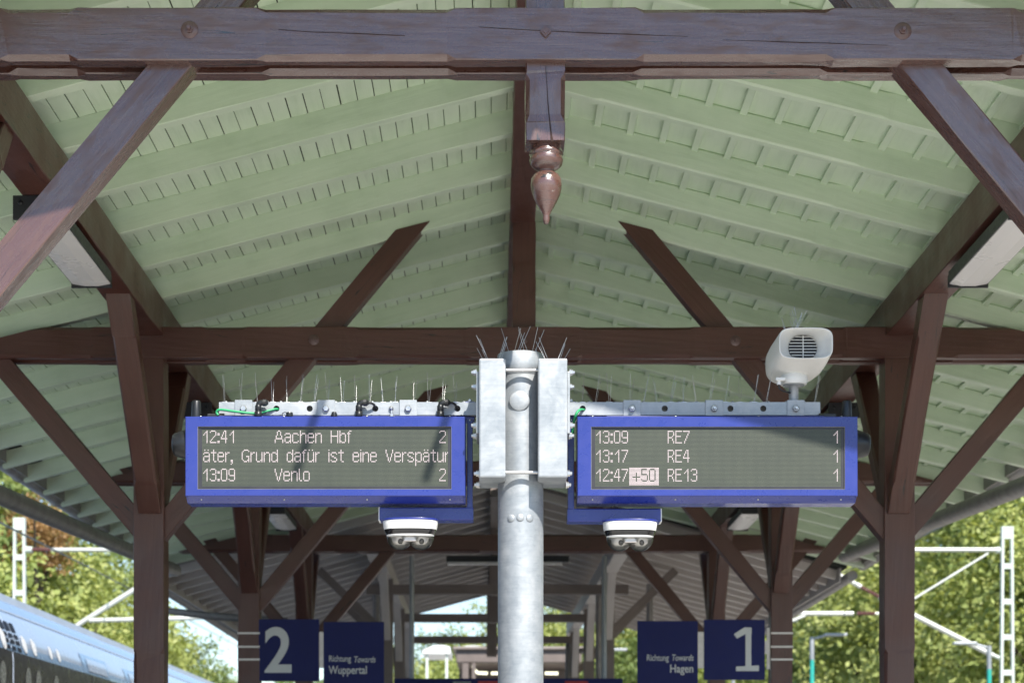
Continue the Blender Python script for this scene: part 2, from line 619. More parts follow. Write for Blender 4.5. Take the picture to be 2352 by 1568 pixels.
def again(o, mw, parent):
    """another piece of the same kind, sharing the mesh"""
    c = bpy.data.objects.new(o.name.split('.')[0], o.data)
    return link(c, parent, mw)


# ------------------------------------------------------------------ ground
gm = MB()
gm.add([(-600, -300, -0.9), (600, -300, -0.9), (600, 1500, -0.9), (-600, 1500, -0.9)], [(0, 1, 2, 3)])
tag(gm.build('ground', 'ballast'), 'brown ballast ground beside the platform', kind='structure')
pm = MB()
pm.box((-4.1, -30, -0.88), (4.45, 75, 0.0), 0.02)
tag(pm.build('platform', 'concrete'), 'pale paved island platform', kind='structure')
hm = MB()
hill = [(13, -0.85), (17, 0.6), (24, 4.0), (34, 9.0), (50, 13), (90, 18)]
for sgn, y0, y1 in ((1, 20, 230), (-1, 20, 125)):
    ys = [y0 + (y1 - y0) * k / 16 for k in range(17)]
    vs = []
    for y in ys:
        for x, z in hill:
            vs.append((sgn * (x + rng.uniform(-.6, .6)), y, z + rng.uniform(-.5, .5) - (0 if y < y1 - 20 else 3)))
    n = len(hill)
    fs = [(i * n + k, i * n + k + 1, (i + 1) * n + k + 1, (i + 1) * n + k) for i in range(16) for k in range(n - 1)]
    hm.add(vs, fs, True)
tag(hm.build('hillside', 'grass'), 'wooded grassy slopes beyond the tracks', kind='structure')
fm = MB()
vs, fs = [], []
NX = 40
for j, (y, hz) in enumerate(((170, -0.8), (200, 11), (240, 17.5), (300, 25))):
    for k in range(NX + 1):
        x = -70 + 170 * k / NX
        prof = 0.86 + 0.16 * math.tanh((x + 3) / 9) + 0.05 * math.sin(x * .21) + 0.035 * math.sin(x * .83 + 1)
        vs.append((x, y, hz * prof if j else -0.8))
for j in range(3):
    for k in range(NX):
        a = j * (NX + 1) + k
        fs.append((a, a + 1, a + NX + 2, a + NX + 1))
fm.add(vs, fs, True)
tag(fm.build('far_hill', 'grass'), 'far green hill closing the valley', kind='structure')

# ------------------------------------------------------------------ the timber canopy
CX = 0.21                       # canopy axis
TD = [7.87 + 5.44 * i for i in range(4)]        # truss planes
HALF = 2.555                    # posts left and right of the axis
EAVE = 4.51
SL = 0.255                      # roof slope
ZR = EYE + 3.97                 # underside of the rafters at the ridge
Y0R, Y1R = 6.86, 25.3           # roof from front to back
ZT0, ZT1 = EYE + 2.925, EYE + 3.135     # tie beam
ang = math.atan(SL)


def zroof(x):
    return ZR - SL * abs(x - CX)


canopy = thing('platform_canopy', (CX, 15.0, 0), 'brown timber platform canopy with pale green boarded roof above the displays', 'canopy')

# rafters
RW, RH = 0.08, 0.145
Lr = EAVE / math.cos(ang)
rafter0 = {}
RAFT_Y = [13.412 - 0.777 * k for k in range(8, -16, -1)]
for sgn in (-1, 1):
    for i, y in enumerate(RAFT_Y):
        nrm = Vector((sgn * math.sin(ang), 0, math.cos(ang)))
        p0 = Vector((CX + sgn * 0.02, y, ZR)) + nrm * (RH / 2)
        p1 = p0 + Vector((sgn * math.cos(ang), 0, -math.sin(ang))) * Lr
        variant = (sgn, i % 4)
        if variant not in rafter0:
            chs = [(0.35, 1.9, 0.012), (2.6, Lr - 0.45, 0.012)] if sgn > 0 else []
            rafter0[variant] = timber('rafter', p0, p1, RW, RH, 'green', canopy, up=nrm, ch=chs, jit=0.0016)
        else:
            again(rafter0[variant], frame_of(p0, p1, nrm), canopy)

# boards on the rafters: narrow boards on one slope, wide boards with cover strips on the other
def board_run(sgn, width, gap, thick, y0, y1, n, s0, name, drop, mat='green', wvar=0.0):
    nrm = Vector((sgn * math.sin(ang), 0, math.cos(ang)))
    along = Vector((sgn * math.cos(ang), 0, -math.sin(ang)))
    base = Vector((CX, 0, ZR)) + nrm * (RH + drop + thick / 2)
    protos = []
    rg = random.Random(int(y0 * 10) + sgn)
    for k in range(n):
        s = s0 + k * (width + gap) + width / 2
        p0 = base + along * s + Vector((0, y0, 0)) + nrm * rg.uniform(0, 0.0012)
        p1 = p0 + Vector((0, y1 - y0, 0))
        if len(protos) < 3:
            o = timber(name, p0, p1, width, thick, mat, canopy, up=nrm, c0=0.0015, jit=0.0004, step=2.0)
            protos.append(o)
        else:
            mw = frame_of(p0 + along * rg.uniform(-wvar, wvar), p1, nrm)
            again(protos[k % 3], mw, canopy)


for y0, y1 in ((Y0R, 13.34), (13.345, Y1R)):
    board_run(-1, 0.0915, 0.0055, 0.018, y0, y1, 46, 0.0, 'ceiling_board', 0.001, wvar=0.0026)
    board_run(1, 0.196, 0.005, 0.018, y0, y1, 23, 0.0, 'ceiling_board', 0.001, wvar=0.002)
    board_run(1, 0.042, 0.159, 0.022, y0, y1, 22, 0.178, 'cover_strip', -0.0225)
# roof skin over the boards
for sgn in (-1, 1):
    nrm = Vector((sgn * math.sin(ang), 0, math.cos(ang)))
    m = MB()
    a0 = Vector((CX, 0, ZR)) + nrm * (RH + 0.032) + Vector((0, 0, 0.004))
    a1 = a0 + Vector((sgn * math.cos(ang), 0, -math.sin(ang))) * (Lr + 0.06)
    b0, b1 = a0 + Vector((0, 0, .06)), a1 + Vector((0, 0, .06))
    m.prism([(a0.x, a0.z), (a1.x, a1.z), (b1.x, b1.z), (b0.x, b0.z)], Y0R - 0.02, Y1R + 0.02)
    m.build('roof_covering', 'felt', canopy)
# barge board at the two gable ends
for sgn in (-1, 1):
    for yy in (Y0R - 0.045, Y1R + 0.045):
        nrm = Vector((sgn * math.sin(ang), 0, math.cos(ang)))
        p0 = Vector((CX + sgn * .005, yy, ZR)) + nrm * 0.13
        p1 = p0 + Vector((sgn * math.cos(ang), 0, -math.sin(ang))) * (Lr + .03)
        timber('barge_board', p0, p1, 0.03, 0.2, 'green', canopy, up=nrm)

# purlins and ridge
PZ0, PZ1 = EYE + 3.075, EYE + 3.325
for sgn in (-1, 1):
    x = CX + sgn * HALF
    for y0, y1 in ((Y0R + .05, 13.30), (13.302, 18.72), (18.722, Y1R - .05)):
        timber('purlin', (x, y0, (PZ0 + PZ1) / 2), (x, y1, (PZ0 + PZ1) / 2), 0.20, PZ1 - PZ0, 'brown', canopy,
               cuts=[((x, 0, zroof(x) + 0.02), (sgn * math.sin(ang), 0, math.cos(ang)))])
for y0, y1 in ((Y0R + .05, 13.39), (13.392, Y1R - .05)):
    timber('ridge_beam', (CX - .01, y0, ZR - 0.02), (CX - .01, y1, ZR - 0.02), 0.17, 0.19, 'brown', canopy)

def split_strip(parent, pts, y):
    """a drying split: a narrow dark tapering sliver along the grain (x, z surveyed, half width in metres)"""
    m = MB()
    vs = []
    for px, py, w in pts:
        p = S(px, py, y)
        w *= 0.5
        o = Vector((0, 0, w)) if abs(pts[-1][0] - pts[0][0]) > 60 else Vector((w, 0, 0))
        vs += [p - o, p + o, p - o + Vector((0, .006, 0)), p + o + Vector((0, .006, 0))]
    fs = []
    for i in range(len(pts) - 1):
        a = i * 4
        fs += [(a, a + 1, a + 5, a + 4), (a + 1, a + 3, a + 7, a + 5), (a + 2, a, a + 4, a + 6)]
    m.add(vs, fs)
    return m.build('drying_split', 'split', parent)


# trusses
PL = 0.085                      # each tie beam is a pair of planks with the posts between
for ti, yd in enumerate(TD):
    ym = yd + 0.12
    ext = EAVE - 0.22
    tied = []
    paint = 'brown_gloss' if ti == 0 else 'brown'      # skylight on the front truss is put into this lighter, glossier copy
    for off in (0.0, 0.155):
        yc = yd + off + PL / 2
        x0, x1 = CX - ext, CX + ext
        zc = (ZT0 + ZT1) / 2
        chs = []
        marks = [0.0, ext - HALF, ext - 1.52, ext, ext + 1.52, ext + HALF, 2 * ext]
        for a, b in zip(marks[:-1], marks[1:]):
            aa, bb = a + 0.36, b - 0.36
            if bb - aa > 0.15:
                chs.append((aa, bb, 0.022))
        cuts = [((x0, 0, zroof(x0) + .0), (-math.sin(ang), 0, math.cos(ang))), ((x1, 0, zroof(x1) + .0), (math.sin(ang), 0, math.cos(ang)))]
        tied.append(timber('tie_beam', (x0, yc, zc), (x1, yc, zc), PL, ZT1 - ZT0, paint, canopy, ch=chs, cuts=cuts, jit=0.0016))
    # washers and nuts on the front plank
    for bx, bz, kind in ((CX - 1.43, EYE + 3.045, 'n'), (CX + 1.435, EYE + 3.04, 'n'), (CX + .0, EYE + 3.035, 'd')):
        if ti > 1 and kind == 'd':
            continue
        m = MB()
        if kind == 'n':
            m.lathe([(0.033, 0), (0.036, 0.003), (0.034, 0.007), (0.012, 0.008)], (bx, yd + 0.004, bz), (0, -1, 0), 28)
            m.lathe([(0.016, 0.006), (0.016, 0.02), (0.014, 0.021)], (bx, yd + 0.004, bz), (0, -1, 0), 6, False)
            m.lathe([(0.009, 0.018), (0.009, 0.036), (0.007, 0.038)], (bx, yd + 0.004, bz), (0, -1, 0), 12)
        else:
            m.prism([(bx - .022, bz), (bx, bz - .024), (bx + .022, bz), (bx, bz + .024)], yd - 0.014, yd + 0.004)
            m.prism([(bx - .012, bz), (bx, bz - .013), (bx + .012, bz), (bx, bz + .013)], yd - 0.018, yd - 0.0135)
        m.build('bolt', 'washer', tied[0], (bx, yd, bz))
    # posts
    for sgn in (-1, 1):
        x = CX + sgn * HALF
        post = timber('post', (x, ym, 0.0), (x, ym, PZ0 + .004), 0.205, 0.205, 'brown', canopy, up=(0, -1, 0), ch=[(0.5, EYE + 0.955 * (1 if ti else 1), 0.02)], jit=0.003)
        # longitudinal struts to the purlin
        for dy in (-1, 1):
            q0 = Vector((x - sgn * .01, ym + dy * 0.02, EYE + 1.86))
            q1 = Vector((x - sgn * .01, ym + dy * 1.24, EYE + 3.16))
            timber('strut', q0 + Vector((0, 0, .0)), q1, 0.15, 0.135, 'brown', canopy, up=(0, 0, 1), ch=[(0.3, 1.45, 0.014)],
                   cuts=[((x, ym + dy * 0.098, 0), (0, -dy, 0)), ((0, 0, PZ0 + .006), (0, 0, 1)), ((0, 0, EYE + 1.87), (0, 0, -1))])
        # cross braces: inner through the tie beam to the roof, outer to the eaves
        xi = CX + sgn * 1.52
        s12 = 1.2
        for side, tox in ((-1, CX + sgn * 0.55), (1, CX + sgn * 4.0)):
            if side < 0:
                z_at = lambda X: ZT0 + s12 * abs(X - xi) * (1 if (X - xi) * sgn < 0 else -1)
                b0 = Vector((x, ym, z_at(x)))
                xe = CX + sgn * 0.22
                b1 = Vector((xe, ym, z_at(xe)))
                cutp = [((CX, 0, ZR + 0.062), (sgn * math.sin(ang), 0, math.cos(ang))), ((x, 0, 0), (sgn, 0, 0))]
            else:
                b0 = Vector((x, ym, EYE + 1.70))
                xe = CX + sgn * 3.95
                b1 = Vector((xe, ym, EYE + 1.70 + 1.18 * (3.95 - HALF)))
                cutp = [((CX, 0, ZR + 0.062), (sgn * math.sin(ang), 0, math.cos(ang))), ((x, 0, 0), (-sgn, 0, 0))]
            d = (b1 - b0).normalized()
            timber('brace', b0 - d * 0.1, b1 + d * 0.15, 0.13, 0.142, paint, canopy, up=(0, 0, 1), cuts=cutp, jit=0.002)
    # king post with turned pendant
    kp = timber('king_post', (CX, ym - .005, EYE + 2.615), (CX, ym - .005, ZR - 0.11), 0.158, 0.158, paint, canopy, up=(0, -1, 0), ch=[(0.07, 0.28, 0.017)], jit=0.002, step=0.1)
    if ti == 0:
        yk = ym - .005 - .079
        split_strip(kp, [(1253, 151, .0012), (1256, 190, .003), (1258, 230, .0035), (1261, 262, .004), (1265, 300, .006), (1268, 324, .010)], yk - .0022)
        split_strip(tied[0], [(1100, 62, .0006), (1180, 67, .0022), (1250, 71, .0016), (1340, 75, .0026), (1450, 79, .002), (1580, 84, .0006)], yd - .0026)
        split_strip(tied[0], [(640, 68, .0006), (720, 74, .002), (820, 77, .0024), (930, 82, .0005)], yd - .0026)
        split_strip(tied[0], [(1660, 92, .0006), (1760, 95, .002), (1900, 99, .0022), (2040, 104, .0005)], yd - .0026)
    m = MB()
    zb = EYE + 2.615
    prof = [(0.060, 0.004), (0.062, -0.012), (0.067, -0.024), (0.071, -0.034), (0.065, -0.040), (0.067, -0.046), (0.069, -0.060), (0.063, -0.078), (0.050, -0.090),
            (0.036, -0.098), (0.031, -0.103), (0.036, -0.108), (0.050, -0.117), (0.060, -0.132), (0.0635, -0.152), (0.062, -0.175), (0.055, -0.201), (0.044, -0.226),
            (0.032, -0.247), (0.021, -0.266), (0.0155, -0.278), (0.0135, -0.285), (0.0145, -0.293), (0.0125, -0.308), (0.008, -0.316), (0.0, -0.318)]
    m.lathe(prof, (CX + .006, ym - .005, zb), (0, 0, 1), 32)
    m.build('turned_pendant', paint, kp, (CX, ym, zb))

# eaves gutters with brackets, and the round collector pipes falling along the eaves
for sgn in (-1, 1):
    xg = CX + sgn * (EAVE + 0.07)
    za = zb = zroof(CX + EAVE) + 0.10
    zb -= 0.02
    m = MB()
    prof = [(0.075 * math.cos(a), 0.075 * math.sin(a)) for a in [math.pi + math.pi * k / 10 for k in range(11)]]
    inner = [(p[0] * .94, p[1] * .94) for p in reversed(prof)]
    ring = prof + inner
    n = len(ring)
    vs = [(xg + p[0], Y0R - .05, za + p[1]) for p in ring] + [(xg + p[0], Y1R + .1, zb + p[1]) for p in ring]
    fs = [((i + 1) % n, i, i + n, (i + 1) % n + n) for i in range(n)] + [tuple(range(n)), tuple(reversed(range(n, 2 * n)))]
    m.add(vs, fs, True)
    m.tube([(xg + .075 * sgn, Y0R - .05, za + .002), (xg + .075 * sgn, Y1R + .1, zb + .002)], 0.011, 8)
    g = m.build('gutter', 'zinc', canopy)
    m = MB()
    xf = CX + sgn * (EAVE - .012)
    m.box((xf, Y0R, zroof(CX + EAVE) + .045), (xf + sgn * .02, Y1R, zroof(CX + EAVE) + .19))
    m.build('eaves_board', 'zinc', canopy)
    for k in range(0, len(RAFT_Y), 2):
        y = RAFT_Y[k]
        z = za + (zb - za) * (y - Y0R) / (Y1R - Y0R)
        m = MB()
        pts = [(xg + .083 * math.cos(a), y, z + .083 * math.sin(a)) for a in [math.pi + math.pi * j / 8 for j in range(9)]]
        m.tube(pts + [(xg + sgn * .083, y, z + .02)], 0.006, 6)
        m.build('gutter_bracket', 'zinc', g)
    xp_ = CX + sgn * 4.22
    m = MB()
    zf, zn = (EYE + 2.75, EYE + 2.26) if sgn < 0 else (EYE + 2.93, EYE + 2.36)
    m.tube([(xg, Y1R - .1, za), (xg - sgn * .1, Y1R - .25, zf + .05), (xp_, Y1R - .6, zf), (xp_, 13.0, zn), (xp_, Y0R, zn - .12)], 0.08, 16)
    m.build('collector_pipe', 'zinc', canopy)
xg = CX - EAVE - .05
m = MB()
m.tube([(xg, 25.2, EYE + 2.6), (xg, 25.2, EYE + 2.38), (xg + .05, 25.2, EYE + 2.30), (xg + .7, 25.2, EYE + 2.22), (CX - HALF - .3, 25.2, EYE + 2.15)], 0.05, 10)
m.build('downpipe', 'zinc', canopy)
# unseen bars added at the front verge to cast the left display's shadow streaks
for sgn in (-1, 1):
    m = MB()
    xb = CX + .045 + sgn * .285
    zb = zroof(xb) - .06
    m.box((xb - .016, Y0R - .46, zb - .016), (xb + .016, Y0R + .26, zb + .016))
    m.box((xb - .02, Y0R + .20, zb + .02), (xb + .02, Y0R + .24, zb + .14))
    m.build('verge_arm', 'zinc', canopy)

# ------------------------------------------------------------------ lamps under the purlins
def lamp(x, y0, y1, label, group, sgn):
    z1 = PZ0 - 0.004
    t = thing('platform_lamp', (x, y0, z1 - .1), label, 'lamp', group)
    m = MB()
    m.box((x - .115, y0 + .05, z1 - .055), (x + .115, y1, z1 - .03), .004)
    m.prism([(x - .118, z1 - .055), (x - .118, z1 - .10), (x - .112, z1 - .10), (x - .112, z1 - .055)], y0 + .05, y1)
    m.prism([(x + .112, z1 - .055), (x + .112, z1 - .10), (x + .118, z1 - .10), (x + .118, z1 - .055)], y0 + .05, y1)
    m.box((x - .118, y1 - .012, z1 - .125), (x + .118, y1 + .004, z1 - .0555))
    m.build('housing', 'housing', t)
    m = MB()
    m.prism([(x - .111, z1 - .058), (x - .111, z1 - .105), (x - .04, z1 - .118), (x + .04, z1 - .118), (x + .111, z1 - .105), (x + .111, z1 - .058)], y0 + .06, y1 - .013)
    m.build('diffuser', 'diffuser', t)
    m = MB()
    m.box((x - .125, y0 + .03, z1 - .125), (x + .125, y0 + .0495, z1 + .0), .004)
    br = m.build('end_plate', 'housing', t)
    for s in (-1, 1):
        m = MB()
        m.lathe([(0.013, 0), (0.013, .006), (0.008, .012), (0.006, .013)], (x + s * .085, y0 + .031, z1 - .04), (0, -1, 0), 12)
        m.build('screw', 'black', br, (x + s * .085, y0, z1 - .04))


names = ('nearest', 'second', 'third')
for b in range(3):
    ya = 10.12 + 5.44 * b
    lamp(CX - HALF - .02, ya, ya + 1.42, ['white strip lamp under the left purlin, nearest the camera', 'white strip lamp on left purlin behind the left display\'s corner',
                                   'white strip lamp on the left purlin seen below the left display'][b], 'strip lamps under the purlins', -1)
    lamp(CX + HALF + .03, ya, ya + 1.42, ['white strip lamp under the right purlin, nearest the camera', 'white strip lamp on right purlin behind the right display\'s corner',
                                   'white strip lamp on the right purlin seen below the right display'][b], 'strip lamps under the purlins', 1)

# ------------------------------------------------------------------ mast with displays
YF = 8.57                       # front plane of the displays
PX = S(1196, 0, YF).x
YP = YF + 0.03


def zz(py, y=YF):
    return EYE + (VPY - py) / FPX * y


def xx(px, y=YF):
    return (px - VPX) / FPX * y


mast = thing('display_mast', (PX, YP, 0), 'galvanised round steel mast between the two blue displays', 'mast')
m = MB()
ztop = zz(812)
m.lathe([(0.1, 0.0), (0.1, ztop - 0.11), (0.1, ztop - 0.02)], (PX, YP, 0), (0, 0, 1), 64)
m.build('tube', 'galv_dull', mast)
m = MB()
m.lathe([(0.1005, ztop - 0.1), (0.1025, ztop - 0.098), (0.1025, ztop - 0.004), (0.100, ztop), (0.0, ztop + 0.002)], (PX, YP, 0), (0, 0, 1), 64)
m.build('cap', 'galv_dull', mast)
for px_, py_, r_ in ((1193, 920, 0.045), (1174, 1189, 0.017), (1195, 1188, 0.017), (1217, 1189, 0.017)):
    bx, bz = xx(px_, YP - .1), zz(py_, YP - .1)
    dx = bx - PX
    yb = YP - math.sqrt(max(0.0, 0.1 ** 2 - dx * dx))
    nrm = Vector((dx, yb - YP, 0)).normalized()
    m = MB()
    m.lathe([(r_, -0.006), (r_, 0.0005), (r_ * .9, 0.003), (r_ * .5, 0.0045 + r_ * .03), (0, 0.005 + r_ * .04)], (bx, yb, bz), nrm, 24)
    m.build('plug', 'galv_dull', mast, (bx, yb, bz))
# clamp channels left and right
for sgn, x0, x1 in ((-1, xx(1101), xx(1161)), (1, xx(1234), xx(1300))):
    m = MB()
    zt, zb = zz(842), zz(1110)
    m.box((x0, YP - 0.20, zb), (x1, YP + 0.11, zt), 0.008)
    ch = m.build('clamp_channel', 'galv', mast)
    xo = x0 if sgn < 0 else x1
    m = MB()
    m.box((xo, YP - 0.17, zz(1008)), (xo + sgn * 0.012, YP + .10, zz(868)), .002)
    m.build('flange_plate', 'galv', mast)
    for py_, dy in ((865, -.12), (890, -.05), (985, -.12), (1002, -.05), (1095, -.13), (1112, -.02)):
        m = MB()
        zc = zz(py_)
        m.lathe([(0.017, 0), (0.017, .004), (0.0135, .0042), (0.0135, 0.014), (0.008, .0145), (0.008, .022), (0.006, .024)], (xo + sgn * (.0115 if py_ < 1010 else -.0005), YP + dy, zc), (sgn, 0, 0), 6, False)
        m.build('nut', 'steel', mast, (xo, YP + dy, zc))
for py_ in (861, 1093):
    m = MB()
    m.tube([(xx(1160), YP - .13, zz(py_)), (xx(1235), YP - .13, zz(py_))], .008, 12)
    m.build('clamp_rod', 'steel', mast)
# cross arms carrying the displays
YA = YF + 0.10                  # axis of the arms
ZA0, ZA1 = zz(946), zz(916)
arms = {}
holes = {-1: (631, 708, 860, 1050), 1: (1340, 1530, 1682, 1758)}
saddles = {-1: (555, 746, 936), 1: (1454, 1644, 1833)}
for sgn, xa, xb in ((-1, xx(498), xx(1101)), (1, xx(1300), xx(1890))):
    m = MB()
    t = 0.004
    hw = 0.032
    ys0, ys1 = YA - hw, YA + hw
    # four walls; the front wall has round holes
    m.box((xa, ys0 + t, ZA1 - t), (xb, ys1, ZA1))
    m.box((xa, ys0 + t, ZA0), (xb, ys1, ZA0 + t))
    m.box((xa, ys1 - t, ZA0 + t), (xb, ys1 - .0002, ZA1 - t))
    hx = sorted(xx(h) for h in holes[sgn])
    zc, rh = (ZA0 + ZA1) / 2, 0.0135
    cur = xa
    for h in hx:
        m.box((cur, ys0, ZA0), (h - .02, ys0 + t, ZA1))
        # plate around the hole
        N = 24
        outer = []
        inner = []
        for k in range(N):
            a = 2 * math.pi * (k + .5) / N
            ca, sa = math.cos(a), math.sin(a)
            sc_ = min(.02 / abs(ca) if abs(ca) > 1e-6 else 9, ((ZA1 - ZA0) / 2) / abs(sa) if abs(sa) > 1e-6 else 9)
            outer.append((h + ca * sc_, zc + sa * sc_))
            inner.append((h + ca * rh, zc + sa * rh))
        vs = [(p[0], ys0, p[1]) for p in outer] + [(p[0], ys0, p[1]) for p in inner] + [(p[0], ys0 + t, p[1]) for p in inner]
        fs = [(k, (k + 1) % N, (k + 1) % N + N, k + N) for k in range(N)] + [(k + N, (k + 1) % N + N, (k + 1) % N + 2 * N, k + 2 * N) for k in range(N)]
        m.add(vs, fs)
        for zcor in (ZA0, ZA1):
            pass
        cur = h + .02
    m.box((cur, ys0, ZA0), (xb, ys0 + t, ZA1))
    arms[sgn] = m.build('cross_arm', 'galv', mast)
    for spx in saddles[sgn]:
        sx = xx(spx)
        m = MB()
        m.box((sx - .038, ys0 - .006, ZA0 - .003), (sx + .038, ys0 - .0015, ZA1 + .008), .001)
        m.box((sx - .038, ys0 - .0055, ZA1 + .0015), (sx + .038, ys1 + .006, ZA1 + .0075), .001)
        sd = m.build('saddle', 'galv', arms[sgn])
        m = MB()
        m.lathe([(0.0155, 0), (0.0155, .010), (0.012, .013)], (sx, ys0 - .006, zc - .002), (0, -1, 0), 6, False)
        if sgn > 0:
            m.lathe([(0.008, .010), (0.008, .024), (0.006, .026)], (sx, ys0 - .006, zc - .002), (0, -1, 0), 10)
        m.build('saddle_bolt', 'steel', arms[sgn], (sx, ys0, zc))
    for q in range(14):
        sx = xa + (xb - xa) * (q + .35) / 14.2
        m = MB()
        m.lathe([(0.0065, 0), (0.0065, .006), (0.003, .008)], (sx, YA - .01, ZA1 + .0005), (0, 0, 1), 8)
        m.build('rivet', 'galv', arms[sgn], (sx, YA, ZA1))
m = MB()
m.lathe([(0.011, 0), (0.011, .004), (0.009, .011), (0.004, .014)], (xx(897), YA - hw, (ZA0 + ZA1) / 2), (0, -1, 0), 12)
m.build('arm_bolt', 'steel', arms[-1])


# bird spikes
def spike(parent, base, wires, h, lean=0.0, foot=True, r=0.0008):
    m = MB()
    if foot:
        m.box((base.x - .012, base.y - .008, base.z), (base.x + .012, base.y + .008, base.z + .006), .0015)
    for k in range(wires):
        dx = rng.uniform(-.012, .012) + lean
        dy = rng.uniform(-.05, .05)
        hh = h * (1 if k == 0 else rng.uniform(.6, .97))
        m.tube([base + Vector((k * .004 - .002, 0, 0)), base + Vector((k * .004 - .002 + dx, dy, hh))], r, 5)
    return m.build('spike', 'steel', parent, base)


feet_l = [831, 893, 956, 1014, 1067, 1119, 1170, 1223, 1277, 1328, 1381, 1432, 1478, 1548, 1605, 1660, 1707]
feet_r = [2188, 2238, 2291, 2370, 2420, 2470, 2522, 2572, 2620, 2672, 2730, 2785, 2838, 2885, 3070]
for sgn, feet, lab in ((-1, feet_l, 'row of thin wire bird spikes on the left display arm'), (1, feet_r, 'row of thin wire bird spikes on the right display arm')):
    t = thing('bird_spike_strip', (xx(feet[0] / 1.6327), YA, ZA1), lab, 'bird spikes', 'bird spikes on the display mast')
    for f in feet:
        x = xx(f / 1.6327)
        on_saddle = any(abs(x - xx(s)) < .045 for s in saddles[sgn])
        spike(t, Vector((x, YA + rng.uniform(-.006, .006), ZA1 + (.0076 if on_saddle else .0003))), 2, rng.uniform(.118, .134), rng.uniform(-.006, .01) if sgn < 0 else rng.uniform(-.015, .03))
t = thing('bird_spike_strip', (PX, YP, ztop), 'crown of wire bird spikes on top of the round mast', 'bird spikes', 'bird spikes on the display mast')
for dx, ln in ((-.05, -.035), (-.03, .03), (-.018, .036), (-.008, .05), (.035, -.045), (.05, .025), (.055, .05), (.02, -.03)):
    b = Vector((PX + dx, YP + rng.uniform(-.05, .05), ztop + .0022))
    m = MB()
    m.tube([b, b + Vector((ln, rng.uniform(-.03, .03), rng.uniform(.10, .125)))], .0010, 5)
    m.build('spike', 'steel', t, b)
for sgn, xc, lab in ((-1, xx(1133), 'tuft of bird spikes on the left clamp channel'), (1, xx(1268), 'tuft of bird spikes on the right clamp channel')):
    zt = zz(842)
    t = thing('bird_spike_strip', (xc, YP, zt), lab, 'bird spikes', 'bird spikes on the display mast')
    for dx, ln in ((-.022, -.05), (-.018, -.055), (-.014, -.045), (-.010, -.04), (.016, .035), (.020, .04), (.024, .035), (.028, .055 if sgn > 0 else .03)):
        b = Vector((xc + dx, YP - .06 + rng.uniform(-.08, .1), zt + .0003))
        m = MB()
        m.tube([b, b + Vector((ln, rng.uniform(-.02, .02), rng.uniform(.085, .125)))], .0010, 5)
        m.build('spike', 'steel', t, b)

# ------------------------------------------------------------------ dot matrix font (ten rows, plus descenders)
G = {
    '1': (6, '4|34|24|14|4|4|4|4|4|4'), '2': (6, '1234|05|5|5|4|3|2|1|0|012345'), '3': (6, '1234|05|5|5|234|5|5|5|05|1234'),
    '4': (6, '34|24|24|14|14|04|012345|4|4|4'), '5': (6, '01234|0|0|0|01234|5|5|5|05|1234'), '7': (6, '012345|5|4|4|3|3|2|2|1|1'),
    '0': (6, '1234|05|05|05|05|05|05|05|05|1234'), '9': (6, '1234|05|05|05|05|12345|5|5|05|1234'), ':': (2, '||01|01|||||01|01'),
    '+': (7, '|||3|3|3|0123456|3|3|3'), 'A': (8, '34|25|25|25|16|16|123456|07|07|07'), 'a': (6, '||1234|05|5|12345|05|05|045|1235'),
    'ä': (6, '14||1234|05|5|12345|05|05|045|1235'), 'c': (6, '||1234|05|0|0|0|0|05|1234'), 'h': (6, '0|0|0234|015|05|05|05|05|05|05'),
    'e': (6, '||1234|05|05|012345|0|0|05|1234'), 'n': (6, '||0234|015|05|05|05|05|05|05'), 'H': (7, '06|06|06|06|0123456|06|06|06|06|06'),
    'b': (6, '0|0|0234|015|05|05|05|05|015|0234'), 'f': (4, '23|1|012|1|1|1|1|1|1|1'), 't': (5, '2|2|01234|2|2|2|2|2|2|34'),
    'r': (4, '||023|01|0|0|0|0|0|0'), ',': (2, '||||||||01|01|1|0'), 'G': (7, '2345|16|0|0|0|0456|06|06|156|2346'),
    'u': (6, '||05|05|05|05|05|05|045|1235'), 'ü': (6, '14||05|05|05|05|05|05|045|1235'), 'd': (6, '5|5|1235|045|05|05|05|05|045|1235'),
    'i': (1, '0||0|0|0|0|0|0|0|0'), 's': (6, '||1234|05|0|12|34|5|05|1234'), 'V': (7, '06|06|06|15|15|15|24|24|24|3'),
    'p': (6, '||0234|015|05|05|05|05|015|0234|0|0|0'), 'l': (3, '0|0|0|0|0|0|0|0|0|12'), 'o': (6, '||1234|05|05|05|05|05|05|1234'),
    'R': (6, '01234|05|05|05|04|0123|04|04|05|05'), 'E': (6, '012345|0|0|0|01234|0|0|0|0|012345'), ' ': (6, ''),
}


def dots(text, col, row):
    """the lit lamps of a line, one list per word"""
    words = [[]]
    for chx in text:
        if chx == ' ':
            words.append([])
        out = words[-1]
        w, rows = G[chx]
        for r_, cs in enumerate(rows.split('|')):
            for c_ in cs:
                out.append((col + int(c_), row + r_))
        col += w + 1
    return words


def led_mesh(cells, x0, z0, y, name, parent):
    m = MB()
    rx, rz = PITX * .44, PITZ * .44
    for c_, r_ in cells:
        if not (0 <= c_ <= 223 and 0 <= r_ <= 44):
            continue
        x, z = x0 + c_ * PITX, z0 - r_ * PITZ
        pts = [(x + rx * math.cos(k * math.pi / 4), y, z + rz * math.sin(k * math.pi / 4)) for k in range(8)]
        m.add(pts + [(x, y - .0012, z)], [(k, (k + 1) % 8, 8) for k in range(8)])
    return m.build(name, 'led', parent)


